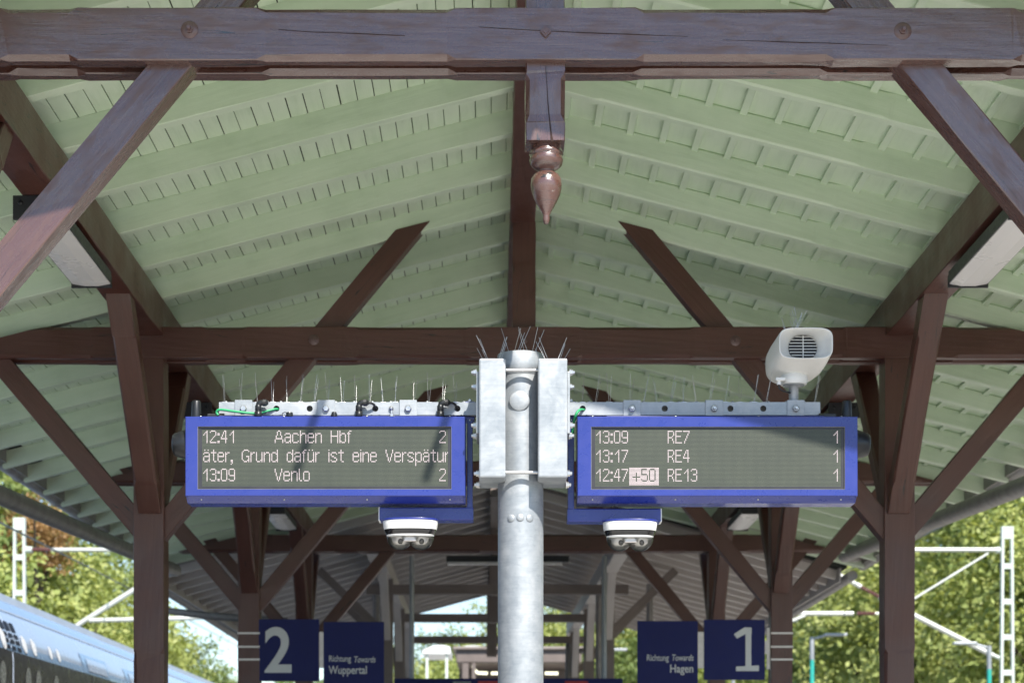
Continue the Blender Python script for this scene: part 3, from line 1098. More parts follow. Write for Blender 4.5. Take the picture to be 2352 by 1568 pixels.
def display(sgn, x0, x1, led_x, led_z, lines, label, group, cone_px, stub_px):
    zt, zb, zbb = zz(956), zz(1139), zz(1151)
    t = thing('departure_display', ((x0 + x1) / 2, YF + .08, zbb), label, 'display', group)
    m = MB()
    m.prism_x([(YF + .016, zt - .001), (YF + .016, zb - .002), (YF + .05, zbb), (YF + .17, zbb), (YF + .17, zt - .001)], x0 + .002, x1 - .002)
    body = m.build('housing', 'blue', t)
    # front frame around the opening
    ox0, ox1 = led_x - .0145 - .006, led_x + 223 * PITX + .0175
    oz1, oz0 = led_z + .013, led_z - 44 * PITZ - .017
    m = MB()
    outer = [(x0, zb), (x1, zb), (x1, zt), (x0, zt)]
    c = .0035
    outf = [(x0 + c, zb + c), (x1 - c, zb + c), (x1 - c, zt - c), (x0 + c, zt - c)]
    inn = [(ox0, oz0), (ox1, oz0), (ox1, oz1), (ox0, oz1)]
    vs = [(p[0], YF + .015, p[1]) for p in outer] + [(p[0], YF + c, p[1]) for p in outer] + [(p[0], YF, p[1]) for p in outf] + [(p[0], YF, p[1]) for p in inn] + [(p[0], YF + .0135, p[1]) for p in inn]
    fs = []
    for L_ in range(4):
        for k in range(4):
            a, b_ = L_ * 4 + k, L_ * 4 + (k + 1) % 4
            fs.append((a, b_, b_ + 4, a + 4))
    m.add(vs, fs)
    m.prism_x([(YF + .0155, zb), (YF + .004, zb), (YF + .034, zbb + .006), (YF + .05, zbb - .001), (YF + .06, zbb - .001), (YF + .0155, zb - .002)], x0 + .012, x1 - .012)
    m.build('front_frame', 'blue', t)
    m = MB()
    m.box((x0 + .05, YF + .03, zt - .001), (x1 - .04, YF + .16, zt + .006), .002)
    m.box((x0 + .13, YF + .05, zt + .006), (x1 - .1, YF + .15, zt + .012), .002)
    m.build('top_cover', 'blue', t)
    # bezel ring, its bright edge, and the screen
    e = .0012
    m = MB()
    for a, b_ in (((ox0, oz1 - e), (ox1, oz1 - .0002)), ((ox0, oz0 + .0002), (ox1, oz0 + e)), ((ox0 + .0002, oz0 + e), (ox0 + e, oz1 - e)), ((ox1 - e, oz0 + e), (ox1 - .0002, oz1 - e))):
        m.box((a[0], YF + .001, a[1]), (b_[0], YF + .012, b_[1]))
    m.build('bezel_edge', 'zinc', t)
    m = MB()
    lx0, lx1, lz1, lz0 = led_x - PITX / 2, led_x + 223.5 * PITX, led_z + PITZ / 2, led_z - 44.5 * PITZ
    for a, b_ in (((ox0 + e, lz1), (ox1 - e, oz1 - e)), ((ox0 + e, oz0 + e), (ox1 - e, lz0)), ((ox0 + e, lz0), (lx0, lz1)), ((lx1, lz0), (ox1 - e, lz1))):
        m.box((a[0], YF + .009, a[1]), (b_[0], YF + .013, b_[1]))
    m.build('bezel', 'bezel', t)
    m = MB()
    m.box((lx0, YF + .011, lz0), (lx1, YF + .0145, lz1))
    scr = m.build('screen', 'matrix', t, (lx0, YF + .011, lz1))
    for ln in lines:
        for word in ln:
            led_mesh(word, led_x, led_z, YF + .0106, 'lit_text', scr)['kind'] = 'stuff'
    # screws on frame edge
    for k in range(4):
        sx = x0 + (x1 - x0) * (.055 + .296 * k)
        m = MB()
        m.lathe([(.004, 0), (.004, .003), (.002, .004)], (sx, YF + .004, zt - .0002), (0, 0, 1), 8)
        m.lathe([(.004, 0), (.004, .002), (.002, .003)], (sx, YF + .022, zbb + .012), (0, -.75, -.66), 8)
        m.build('screw', 'steel', t, (sx, YF, zt))
    # side sounder and stub antenna
    xe = x0 if sgn < 0 else x1
    zc = zz(1012)
    m = MB()
    m.lathe([(.064, 0.0), (.064, .012), (.060, .03), (.054, .05), (.050, .062), (.044, .069), (.030, .073), (0, .074)], (xe - sgn * .004, YF + .085, zc), (sgn, 0, -.06), 32)
    m.build('side_sounder', 'black', t)
    m = MB()
    zst = zt + .0
    m.lathe([(.0235, -.004), (.0235, .01), (.022, .03), (.0205, .078), (.018, .084), (.0, .0855)], (xx(stub_px, YF + .08), YF + .08, zst), (0, 0, 1), 24)
    m.build('stub_antenna', 'black', t)
    m = MB()
    sx = xx(stub_px, YF + .07)
    m.box((sx - sgn * .05, YF + .05, zt + .004), (sx - sgn * .105, YF + .08, zt + .022), .003)
    m.tube([(sx - sgn * .09, YF + .065, zt + .014), (sx - sgn * .125, YF + .065, zt + .014)], .012, 10)
    m.build('plug', 'black', t)
    return t, zt


lx_l, lz_l = xx(464.6), zz(985.6)
lines_l = [dots('12:41', 0, 1) + dots('Aachen Hbf', 66, 1) + dots('2', 216, 1), dots('äter, Grund dafür ist eine Verspätur', 1, 16),
           dots('13:09', 0, 31) + dots('Venlo', 66, 31) + dots('2', 216, 31)]
disp_l, ztl = display(-1, xx(425.5), xx(1070), lx_l, lz_l, lines_l, 'blue departure display for platform 2 announcing Aachen and Venlo', 'departure displays', 405, 451)
lx_r, lz_r = xx(1368.5), zz(986.2)
inv_txt = set(dots('+', 33 + 1, 31)[0]) | set(dots('50', 42, 31)[0])
inv = [(c_, r_) for c_ in range(31, 58) for r_ in range(30, 44) if (c_, r_) not in inv_txt]
lines_r = [dots('13:09', 0, 1) + dots('RE7', 66, 1) + dots('1', 216, 1), dots('13:17', 0, 16) + dots('RE4', 66, 16) + dots('1', 216, 16),
           dots('12:47', 0, 31) + dots('RE13', 66, 31) + dots('1', 216, 31), [inv]]
disp_r, ztr = display(1, xx(1326), xx(1970), lx_r, lz_r, lines_r, 'blue departure display for platform 1 listing RE7, RE4 and RE13', 'departure displays', 1990, 1945)

# plugs and cables on top of the left display
for px_, kind in ((591, 'elbow'), (823, 'elbow'), (1011, 'elbow'), (663, 'cap'), (766, 'bellow'), (899, 'bolt')):
    x = xx(px_)
    y = YF + .035
    z = ztl + .006
    m = MB()
    if kind == 'elbow':
        m.lathe([(.015, 0), (.016, .002), (.016, .022), (.012, .023), (.0125, .026), (.0145, .027), (.0145, .046), (.012, .05)], (x, y, z), (0, 0, 1), 18)
        m.tube([(x, y, z + .044), (x + .002, y, z + .056), (x + .012, y, z + .061), (x + .022, y, z + .061)], .0125, 14)
        m.lathe([(.0155, 0), (.0155, .014), (.012, .018), (.008, .024)], (x + .02, y, z + .061), (1, 0, 0), 8, False)
        m.build('cable_elbow', 'black', disp_l, (x, y, z))
        if px_ > 600:
            hxp = {823: 860, 1011: 1050}[px_]
            m = MB()
            m.tube([(x + .04, y, z + .061), (x + .055, y + .004, z + .060), (x + .066, y + .015, z + .055), (xx(hxp), YA - .02, (ZA0 + ZA1) / 2 - .002), (xx(hxp) + .01, YA + .01, (ZA0 + ZA1) / 2 - .01)], .0055, 8)
            m.build('cable', 'cable', disp_l)
    elif kind == 'cap':
        m.lathe([(.0155, 0), (.0155, .014), (.014, .018), (.0, .02)], (x, y, z), (0, 0, 1), 16, False)
        m.tube([(x - .01, y, z + .017), (x - .022, y, z + .019), (x - .031, y, z + .014), (x - .034, y, z + .003)], .0018, 6)
        m.build('plug_cap', 'black', disp_l, (x, y, z))
    elif kind == 'bellow':
        m.lathe([(.017, 0), (.012, .003), (.016, .006), (.011, .009), (.014, .012), (.010, .015), (.012, .018), (.006, .021)], (x, y, z), (0, 0, 1), 16)
        m.build('cable_gland', 'black', disp_l, (x, y, z))
    else:
        m.lathe([(.011, 0), (.011, .010), (.0055, .0105), (.0055, .026), (.004, .027)], (x, y, z), (0, 0, 1), 6, False)
        m.build('stud', 'steel', disp_l, (x, y, z))


def bez(pts, n=8):
    """smooth path through the given points"""
    P = [Vector(p) for p in pts]
    P = [P[0] * 2 - P[1]] + P + [P[-1] * 2 - P[-2]]
    out = []
    for i in range(1, len(P) - 2):
        for k in range(n):
            t = k / n
            a, b, c, d = P[i - 1], P[i], P[i + 1], P[i + 2]
            out.append(0.5 * ((2 * b) + (c - a) * t + (2 * a - 5 * b + 4 * c - d) * t * t + (3 * b - a - 3 * c + d) * t ** 3))
    out.append(P[-2])
    return out


zc_arm = (ZA0 + ZA1) / 2
m = MB()
yc = YF + .05
m.tube(bez([(xx(497), yc, zz(948)), (xx(494), yc, zz(941)), (xx(503), yc - .005, zz(936)), (xx(540), yc - .01, zz(941)), (xx(585), yc, zz(944)), (xx(610), yc + .005, zz(938)), (xx(631), YA - .03, zz(932)), (xx(638), YA, zz(934))]), .0055, 8)
tag(m.build('earth_cable', 'green_cable'), 'green earth cable looping along the left arm above the display', 'cable', 'green earth cables')
m = MB()
m.tube(bez([(xx(1350), YA + .01, zz(934)), (xx(1341), YA - .034, zz(934)), (xx(1331), YF + .03, zz(939)), (xx(1323), YF + .02, zz(951)), (xx(1317), YF + .06, zz(972)), (xx(1316), YF + .08, zz(990))]), .0062, 8)
tag(m.build('earth_cable', 'green_cable'), 'green earth cable hanging from the right arm beside the display', 'cable', 'green earth cables')

# ------------------------------------------------------------------ dual dome cameras on blue angle brackets
def dome_camera(sgn, xv0, xv1, xa0, xa1, xc0, xc1, py_arm, label):
    """xv vertical strap, xa arm, xc camera (survey pixels)"""
    t = thing('dual_camera', (xx((xc0 + xc1) / 2), YF + .1, zz(py_arm[1] + 60)), label, 'camera', 'cameras below the displays')
    m = MB()
    y0, y1 = YF + .105, YF + .20
    x0, x1 = xx(xv0), xx(xv1)
    m.box((x0, y0, zz(948)), (x1, y0 + .006, zz(py_arm[0] + 4)), .002)
    m.box((x0 if sgn > 0 else x1 - .006, y0 + .0055, zz(948)), (x0 + .006 if sgn > 0 else x1, y1, zz(py_arm[0] + 4)), .002)
    br = m.build('bracket_upright', 'blue', t)
    m = MB()
    za, zb = zz(py_arm[0]), zz(py_arm[1])
    m.box((xx(xa0), y0 - .002, zb), (xx(xa1), y1, za), .006)
    m.build('bracket_arm', 'blue', t)
    m = MB()
    xe = xx(xa0) if sgn < 0 else xx(xa1)
    m.box((xe - .004, y0 + .002, zb - .001), (xe + .004, y1 - .006, za + .001), .002)
    m.build('end_cap', 'white', t)
    # clamps at the top of the strap
    m = MB()
    xm = (x0 + x1) / 2
    m.box((xm - .022, y0 - .006, zz(921)), (xm + .022, y1, zz(911)), .003)
    m.box((xm - .022, y0 - .006, zz(953)), (xm + .022, y1, zz(946)), .003)
    m.build('arm_clamp', 'blue', t)
    m = MB()
    m.tube([(xm, y0 - .001, zz(956)), (xm, y0 - .001, zz(905))], .004, 8)
    m.lathe([(.009, 0), (.009, .007)], (xm, y0 - .001, zz(911)), (0, 0, 1), 6, False)
    m.build('clamp_bolt', 'steel', t)
    # camera: white shell, smoked ring, white rim, two clear domes
    xc = (xx(xc0) + xx(xc1)) / 2
    w = (xx(xc1) - xx(xc0)) / 2
    yc = YF + .10
    z0 = zb - .0005

    def loft(rings, mat, nm, closed=True, par=t):
        m = MB()
        N = 40
        vs = []
        for (a, b, z) in rings:
            for k in range(N):
                th = 2 * math.pi * k / N
                ca, sa = math.cos(th), math.sin(th)
                p = 2.6
                vs.append((xc + a * math.copysign(abs(ca) ** (2 / p), ca), yc + b * math.copysign(abs(sa) ** (2 / p), sa), z0 - z))
        fs = []
        for i in range(len(rings) - 1):
            for k in range(N):
                a_, b_ = i * N + k, i * N + (k + 1) % N
                fs.append((a_, b_, b_ + N, a_ + N))
        m.add(vs, fs, True)
        if closed:
            m.add(vs[:N], [tuple(range(N))])
            m.add(vs[-N:], [tuple(reversed(range(N)))])
        return m.build(nm, mat, par)
    d = .085
    loft([(w * 1.0, d * 1.0, -.002), (w * 1.02, d * 1.02, .003), (w * 1.0, d, .006)], 'blue', 'mount_gasket')
    shell = loft([(w * .985, d * .98, .006), (w * .99, d * .99, .012), (w * .975, d * .975, .028), (w * .95, d * .95, .044)], 'white', 'shell')
    loft([(w * .945, d * .945, .0442), (w * .91, d * .90, .056), (w * .855, d * .84, .067)], 'smoke', 'smoked_ring')
    loft([(w * .86, d * .845, .0672), (w * .85, d * .835, .0715), (w * .80, d * .79, .076)], 'white', 'rim')
    for s in (-1, 1):
        m = MB()
        pr = [(.058 * math.cos(a), -.058 * math.sin(a) * .98) for a in [k * math.pi / 2 / 10 for k in range(11)]]
        pr[-1] = (0.0, pr[-1][1])
        m.lathe(pr, (xc + s * w * .38, yc, z0 - .074), (0, 0, 1), 28)
        m.build('clear_dome', 'glass', t)
        m = MB()
        m.lathe([(.036, 0), (.034, -.018), (.022, -.030), (.0, -.031)], (xc + s * w * .38, yc, z0 - .0765), (0, 0, 1), 20)
        m.build('lens_cone', 'strap', t)
        m = MB()
        m.lathe([(.011, 0), (.011, .012), (.007, .013)], (xc + s * w * .38 + .004, yc - .030, z0 - .094), (0, -.85, -.5), 14)
        m.build('lens', 'smoke', t)
    m = MB()
    m.box((xc - .03, yc - .05, z0 - .098), (xc + .03, yc + .05, z0 - .0763), .004)
    m.build('sensor_block', 'strap', t)
    m = MB()
    m.lathe([(.0035, 0), (.0035, .004), (.002, .005)], (xc + .004, y0 - .002, z0 + .004), (0, -1, 0), 8)
    m.build('screw', 'steel', t)


dome_camera(-1, 1072, 1085, 868, 1087, 876, 1005, (1156, 1187), 'white twin-dome camera on blue bracket under the left display')
dome_camera(1, 1307, 1321, 1305, 1523, 1387, 1514, (1159, 1190), 'white twin-dome camera on blue bracket under the right display')

# ------------------------------------------------------------------ horn loudspeaker
xs = xx(1850)
zsp = zz(792)
hs = thing('horn_loudspeaker', (xx(1832), YA, ZA1), 'ivory horn loudspeaker with round grille on the right arm', 'loudspeaker')
Ym = YF - .06


def sring(cx, cz, y, a, b, p, N=48, tilt=0.0):
    out = []
    for k in range(N):
        th = 2 * math.pi * k / N
        ca, sa = math.cos(th), math.sin(th)
        X = a * math.copysign(abs(ca) ** (2 / p), ca)
        Z = b * math.copysign(abs(sa) ** (2 / p), sa)
        out.append((cx + X, y + Z * tilt, cz + Z))
    return out


mw_, mh_ = (xx(1913) - xx(1788)) / 2 * .985, (zz(757) - zz(829)) / 2
cxm, czm = (xx(1913) + xx(1788)) / 2 * 1.0 - .008, (zz(757) + zz(829)) / 2 - .004
rings = [sring(cxm, czm, Ym, mw_, mh_, 4.2), sring(cxm, czm, Ym - .003, mw_ * .985, mh_ * .975, 4.2), ]
outerR = [sring(cxm, czm, Ym, mw_, mh_, 4.2), sring(cxm - .002, czm - .004, Ym + .03, mw_ * 1.01, mh_ * 1.06, 4.0), sring(cxm - .008, czm - .018, Ym + .10, mw_ * 1.03, mh_ * 1.22, 3.4),
          sring(cxm - .016, czm - .030, Ym + .18, mw_ * 1.04, mh_ * 1.32, 3.0), sring(cxm - .022, czm - .034, Ym + .27, mw_ * 1.0, mh_ * 1.28, 2.8),
          sring(cxm - .026, czm - .034, Ym + .35, mw_ * .86, mh_ * 1.1, 2.6), sring(cxm - .028, czm - .034, Ym + .40, mw_ * .55, mh_ * .7, 2.3), sring(cxm - .028, czm - .034, Ym + .415, mw_ * .1, mh_ * .12, 2.0)]
m = MB()
N = 48
vs = [p for r_ in outerR for p in r_]
fs = [(i * N + k, i * N + (k + 1) % N, (i + 1) * N + (k + 1) % N, (i + 1) * N + k) for i in range(len(outerR) - 1) for k in range(N)] + [tuple(range((len(outerR) - 1) * N, len(outerR) * N))]
m.add(vs, fs, True)
inner = [outerR[0], sring(cxm, czm, Ym - .004, mw_ * .985, mh_ * .97, 4.2), sring(cxm, czm, Ym - .002, mw_ * .955, mh_ * .935, 4.2), sring(cxm, czm, Ym + .02, mw_ * .90, mh_ * .86, 3.8),
         sring(cxm, czm, Ym + .05, mw_ * .74, mh_ * .76, 2.8), sring(cxm, czm - .001, Ym + .08, .065, .0575, 2.3), sring(cxm, czm - .001, Ym + .095, .062, .055, 2.2)]
vs = [p for r_ in inner for p in r_]
fs = [(i * N + k, i * N + (k + 1) % N, (i + 1) * N + (k + 1) % N, (i + 1) * N + k) for i in range(len(inner) - 1) for k in range(N)]
m.add(vs, fs, True)
shell = m.build('shell', 'horn', hs)
m = MB()
m.add(sring(cxm, czm - .001, Ym + .0955, .063, .056, 2.2), [tuple(range(N))])
m.build('speaker_cone', 'housing', hs)
for k in range(8):
    zc = czm - .001 + .047 - k * .0134
    hw = .0625 * math.sqrt(max(0, 1 - ((zc - czm) / .057) ** 2))
    m = MB()
    m.box((cxm - hw, Ym + .079, zc - .0013), (cxm + hw, Ym + .086, zc + .0013))
    m.build('grille_bar', 'horn', hs)
m = MB()
m.box((cxm - .0016, Ym + .0775, czm - .056), (cxm + .0016, Ym + .0885, czm + .054))
m.build('grille_bar', 'horn', hs)
# foot, post, plate
xp = xx(1831)
m = MB()
m.lathe([(.0, .065), (.045, .058), (.060, .035), (.062, .015), (.056, .0)], (xp, YA, zz(884, YA)), (0, 0, 1), 32)
m.build('foot', 'horn', hs)
m = MB()
m.lathe([(.046, 0), (.048, .003), (.046, .008)], (xp, YA, zz(886, YA)), (0, 0, 1), 32)
m.build('foot_plate', 'galv', hs)
m = MB()
m.lathe([(.0215, ZA1 + .008), (.0215, zz(886, YA) - .002), (.03, zz(886, YA))], (xp, YA, 0), (0, 0, 1), 28)
m.build('stand_tube', 'galv', hs)
m = MB()
xg_, zg_ = xx(1795), zz(869)
m.box((xg_ - .02, YF + .03, zg_ - .002), (xg_ + .022, YF + .06, zg_ + .012), .003)
m.tube([(xg_ - .005, YF + .045, zg_), (xg_ - .005, YF + .045, zg_ - .018)], .0095, 12)
m.build('cable_gland', 'horn', hs)
m = MB()
m.tube(bez([(xg_ - .005, YF + .045, zg_ - .018), (xg_ - .003, YF + .045, zg_ - .032), (xg_ + .014, YF + .05, zg_ - .044), (xp - .015, YA - .01, zg_ - .045)]), .004, 8)
m.build('cable', 'cable', hs)
for k in range(13):
    y = Ym + .05 + k * .022
    b = Vector((cxm - .012 + rng.uniform(-.02, .02) - k * .002, y, czm + mh_ * (1.02 if k < 6 else .95) - .004 - .0006 * k))
    ln = (-.03, .045)[k % 2] + rng.uniform(-.012, .012)
    m = MB()
    m.tube([b, b + Vector((ln, 0, rng.uniform(.085, .115)))], .0010, 5)
    m.build('spike', 'steel', hs, b)

# ------------------------------------------------------------------ platform signs on the posts of the third truss
def stroke_poly(m, pts, w, y0, y1):
    """a bent flat stroke of constant width, butt ends"""
    P = [Vector((p[0], p[1])) for p in pts]
    L_, R_ = [], []
    for i, p in enumerate(P):
        if i == 0:
            t = (P[1] - P[0]).normalized()
        elif i == len(P) - 1:
            t = (P[-1] - P[-2]).normalized()
        else:
            t = ((P[i + 1] - p).normalized() + (p - P[i - 1]).normalized()).normalized()
        nn = Vector((-t.y, t.x))
        L_.append(p + nn * w / 2)
        R_.append(p - nn * w / 2)
    for i in range(len(P) - 1):
        m.prism([tuple(L_[i]), tuple(L_[i + 1]), tuple(R_[i + 1]), tuple(R_[i])], y0, y1)


def text_obj(body, size, loc, parent, align='LEFT', shear=0.0, mat='sign_white', name='lettering', bold=0.0, width=None):
    xs_ = 1.0
    cu = bpy.data.curves.new(name, 'FONT')
    cu.body = body
    cu.size = size
    cu.align_x = align
    cu.shear = shear
    cu.extrude = 0.0008
    cu.offset = bold
    tmp = bpy.data.objects.new(name, cu)
    C.objects.link(tmp)
    dg = bpy.context.evaluated_depsgraph_get()
    me = bpy.data.meshes.new_from_object(tmp.evaluated_get(dg))
    bpy.data.objects.remove(tmp)
    xs = [v.co.x for v in me.vertices]
    if width:
        xs_ = width / (max(xs) - min(xs))
    me.materials.clear()
    me.materials.append(MAT[mat])
    o = bpy.data.objects.new(name, me)
    mw = Matrix.Translation(Vector(loc)) @ Matrix.Rotation(R(90), 4, 'X') @ Matrix.Diagonal((xs_, 1, 1, 1))
    return link(o, parent, mw)


YS = TD[2] + 0.02


def sx_(px):
    return xx(px, YS)


def sz_(py):
    return zz(py, YS)


def sign_panel(name, px0, px1, py0, py1, label, cat, group):
    x0, x1, z0, z1 = sx_(px0), sx_(px1), sz_(py1), sz_(py0)
    t = thing(name, ((x0 + x1) / 2, YS, z0), label, cat, group)
    m = MB()
    m.box((x0, YS, z0), (x1, YS + .035, z1), .004)
    m.build('panel', 'sign', t)
    return t


grp = 'platform signs on the third posts'
n2 = sign_panel('number_sign', 593, 733, 1421, 1563, 'dark blue sign with large white number 2 beside the left post', 'sign', grp)
text_obj('2', .60, (sx_(606), YS - .002, sz_(1541)), n2, bold=.012, name='number', width=62 * 18.77 / FPX)
d2 = sign_panel('direction_sign', 743, 882, 1427, 1572, 'dark blue direction sign reading Richtung Towards Wuppertal', 'sign', grp)
W1 = 18.77 / FPX
text_obj('Richtung', .084, (sx_(755), YS - .002, sz_(1518)), d2, bold=.0006, width=50 * W1)
text_obj('Towards', .084, (sx_(812), YS - .002, sz_(1520)), d2, shear=.22, bold=.0006, width=49 * W1)
text_obj('Wuppertal', .108, (sx_(755), YS - .002, sz_(1546)), d2, bold=.0016, width=88 * W1)
d1 = sign_panel('direction_sign', 1464, 1603, 1425, 1570, 'dark blue direction sign reading Richtung Towards Hagen', 'sign', grp)
text_obj('Richtung', .084, (sx_(1485), YS - .002, sz_(1516)), d1, bold=.0006, width=50 * W1)
text_obj('Towards', .084, (sx_(1542), YS - .002, sz_(1516)), d1, shear=.22, bold=.0006, width=49 * W1)
text_obj('Hagen', .108, (sx_(1538), YS - .002, sz_(1543)), d1, bold=.0016, width=53 * W1)
n1 = sign_panel('number_sign', 1617, 1757, 1422, 1560, 'dark blue sign with large white number 1 beside the right post', 'sign', grp)
ux = lambda u: sx_(1617) + u * (sx_(1757) - sx_(1617))
uz = lambda v: sz_(1422) + v * (sz_(1560) - sz_(1422))
m = MB()
m.prism([(ux(.49), uz(.24)), (ux(.66), uz(.13)), (ux(.78), uz(.13)), (ux(.78), uz(.24)), (ux(.69), uz(.235)), (ux(.54), uz(.315))], YS - .003, YS + .001)
m.prism([(ux(.68), uz(.14)), (ux(.775), uz(.14)), (ux(.775), uz(.80)), (ux(.68), uz(.80))], YS - .0034, YS + .0012)
m.prism([(ux(.525), uz(.78)), (ux(.90), uz(.76)), (ux(.90), uz(.855)), (ux(.525), uz(.855))], YS - .0038, YS + .0014)
m.build('number', 'sign_white', n1)
# brackets joining the signs, and the steel straps round the posts
for a, b, par in ((732, 744, n2), (1602, 1618, n1)):
    m = MB()
    m.box((sx_(a), YS + .008, sz_(1533)), (sx_(b), YS + .028, sz_(1450)))
    m.build('joining_bracket', 'strap', par)
for sgn, par in ((-1, n2), (1, n1)):
    xpost = CX + sgn * HALF
    ypost = TD[2] + .12
    for k, py in enumerate((1455, 1486, 1515)):
        z = zz(py, ypost)
        m = MB()
        m.box((xpost - .107, ypost - .107, z - .009), (xpost + .107, ypost - .1035, z + .009))
        m.box((xpost - .107, ypost + .1035, z - .009), (xpost + .107, ypost + .107, z + .009))
        m.box((xpost - .1072, ypost - .1035, z - .009), (xpost - .1035, ypost + .1035, z + .009))
        m.box((xpost + .1035, ypost - .1035, z - .009), (xpost + .1072, ypost + .1035, z + .009))
        m.build('steel_strap', 'strap', par)
    m = MB()
    xa = xpost - sgn * .108
    m.box((xa, ypost - .07, sz_(1535)), (xa - sgn * .03, ypost - .03, sz_(1440)))
    m.box((xa - sgn * .002, ypost - .075, sz_(1500)), (xa - sgn * .09, ypost - .062, sz_(1470)))
    m.build('post_bracket', 'strap', par)

# ------------------------------------------------------------------ grey canopy further along the platform
GX = 0.06
GD = (28.9, 33.7, 38.6)
far = thing('grey_canopy', (GX, 33, 0), 'grey brown timber canopy further along the platform behind the brown one', 'canopy')
GH, GE = 1.63, 4.4
GZR = EYE + 3.93
GY0, GY1 = 25.5, 39.6


def gz(x):
    return GZR - .27 * abs(x - GX)


ga = math.atan(.27)
gl = GE / math.cos(ga)
gpro = {}
k = 0
y = GY0 + .2
while y < GY1:
    for sgn in (-1, 1):
        nrm = Vector((sgn * math.sin(ga), 0, math.cos(ga)))
        p0 = Vector((GX + sgn * .02, y, GZR)) + nrm * .06
        p1 = p0 + Vector((sgn * math.cos(ga), 0, -math.sin(ga))) * gl
        if sgn not in gpro:
            gpro[sgn] = timber('rafter', p0, p1, .09, .12, 'pale_rafter', far, up=nrm)
        else:
            again(gpro[sgn], frame_of(p0, p1, nrm), far)
    y += 0.72
for sgn in (-1, 1):
    nrm = Vector((sgn * math.sin(ga), 0, math.cos(ga)))
    along = Vector((sgn * math.cos(ga), 0, -math.sin(ga)))
    proto = None
    for k in range(22):
        p0 = Vector((GX, GY0, GZR)) + nrm * .1305 + along * (k * .2 + .1)
        p1 = p0 + Vector((0, GY1 - GY0, 0))
        if proto is None:
            proto = timber('ceiling_board', p0, p1, .196, .02, 'grey_board', far, up=nrm, c0=.001, jit=.0003, step=4)
        else:
            again(proto, frame_of(p0, p1, nrm), far)
    m = MB()
    a0 = Vector((GX, 0, GZR)) + nrm * .15
    a1 = a0 + along * (gl + .1)
    m.prism([(a0.x, a0.z), (a1.x, a1.z), (a1.x, a1.z + .05), (a0.x, a0.z + .05)], GY0 - .05, GY1 + .05)
    m.build('roof_covering', 'felt', far)
    m = MB()
    m.tube([(a1.x + sgn * .06, GY0 - .1, a1.z - .1), (a1.x + sgn * .06, GY1 + .1, a1.z - .2)], .07, 10)
    m.build('gutter', 'zinc', far)
    m = MB()
    m.box((a1.x - sgn * .07, GY0, a1.z - .17), (a1.x - sgn * .09, GY1, a1.z + .01))
    m.build('eaves_board', 'pale_rafter', far)
    timber('purlin', (GX + sgn * GH, GY0 + .1, EYE + 3.2), (GX + sgn * GH - .12, GY1 - .1, EYE + 3.2), .2, .24, 'pale_rafter', far)
timber('ridge_beam', (GX, GY0 + .1, GZR - .02), (GX, GY1 - .1, GZR - .02), .2, .2, 'grey_wood', far)
for i, yd in enumerate(GD):
    gx = GX - .045 * i
    timber('tie_beam', (gx - GH - .3, yd, EYE + 2.93), (gx + GH + .3, yd, EYE + 2.93), .16, .14, 'grey_wood', far)
    timber('king_post', (gx, yd + .002, EYE + 2.60 if i > 1 else EYE + 2.85), (gx, yd + .002, GZR - .1), .2, .18, 'grey_wood', far, up=(0, -1, 0))
    for sgn in (-1, 1):
        x = gx + sgn * GH
        timber('post', (x, yd, 0), (x, yd, EYE + 3.09), .18, .18, 'grey_wood', far, up=(0, -1, 0))
        timber('brace', (x, yd - .02, EYE + 2.2), (x, yd - 1.0, EYE + 3.15), .12, .12, 'pale_rafter', far, up=(0, 0, 1))
        timber('brace', (x + sgn * .05, yd + .03, EYE + 2.3), (x + sgn * 1.0, yd + .03, gz(x + sgn * 1.0)), .12, .12, 'grey_wood', far, up=(0, 0, 1))
for px_ in (1492, 864, 1375):
    x = xx(px_, 30.5)
    m = MB()
    m.tube([(x, 30.5, 0), (x, 30.5, zz(1340, 30.5))], .05, 10)
    m.build('downpipe', 'zinc', far)
m = MB()
m.tube(bez([(xx(1305, 39), 39, 0), (xx(1305, 39), 39, zz(1515, 39)), (xx(1310, 39), 39, zz(1500, 39)), (xx(1345, 39), 39, zz(1492, 39))]), .06, 10)
m.build('downpipe', 'zinc', far)

t = thing('cross_lamp', (xx(1165, 26.5), 26.5, zz(1292, 26.5)), 'long black lamp hung crosswise under the grey canopy behind the mast', 'lamp')
m = MB()
m.box((xx(1025, 26.5), 26.5, zz(1289, 26.5)), (xx(1307, 26.5), 26.62, zz(1275, 26.5)), .006)
m.build('housing', 'housing', t)
m = MB()
m.box((xx(1028, 26.5), 26.505, zz(1295, 26.5)), (xx(1292, 26.5), 26.61, zz(1289.3, 26.5)), .004)
m.build('diffuser', 'diffuser', t)

# information board on two poles across the platform
ib = thing('information_board', (xx(1167, 24.9), 24.9, 0), 'wide dark blue information board on two pale steel poles behind the mast', 'sign')
for a in (946, 1388):
    m = MB()
    m.tube([(xx(a, 24.9), 24.9, 0), (xx(a, 24.9), 24.9, zz(1276, 24.9))], .031, 14)
    m.build('pole', 'galv', ib)
m = MB()
m.box((xx(905, 24.8), 24.78, zz(1720, 24.8)), (xx(1430, 24.8), 24.84, zz(1557, 24.8)), .006)
pnl = m.build('board', 'sign', ib)
for a, b in ((1098, 1150), (1298, 1350)):
    m = MB()
    m.box((xx(a, 24.78), 24.775, zz(1600, 24.78)), (xx(b, 24.78), 24.7803, zz(1563, 24.78)))
    m.build('red_field', 'red', pnl)
m = MB()
m.box((xx(1040, 24.78), 24.776, zz(1600, 24.78)), (xx(1082, 24.78), 24.7803, zz(1564, 24.78)))
m.build('pale_field', 'train_grey', pnl)

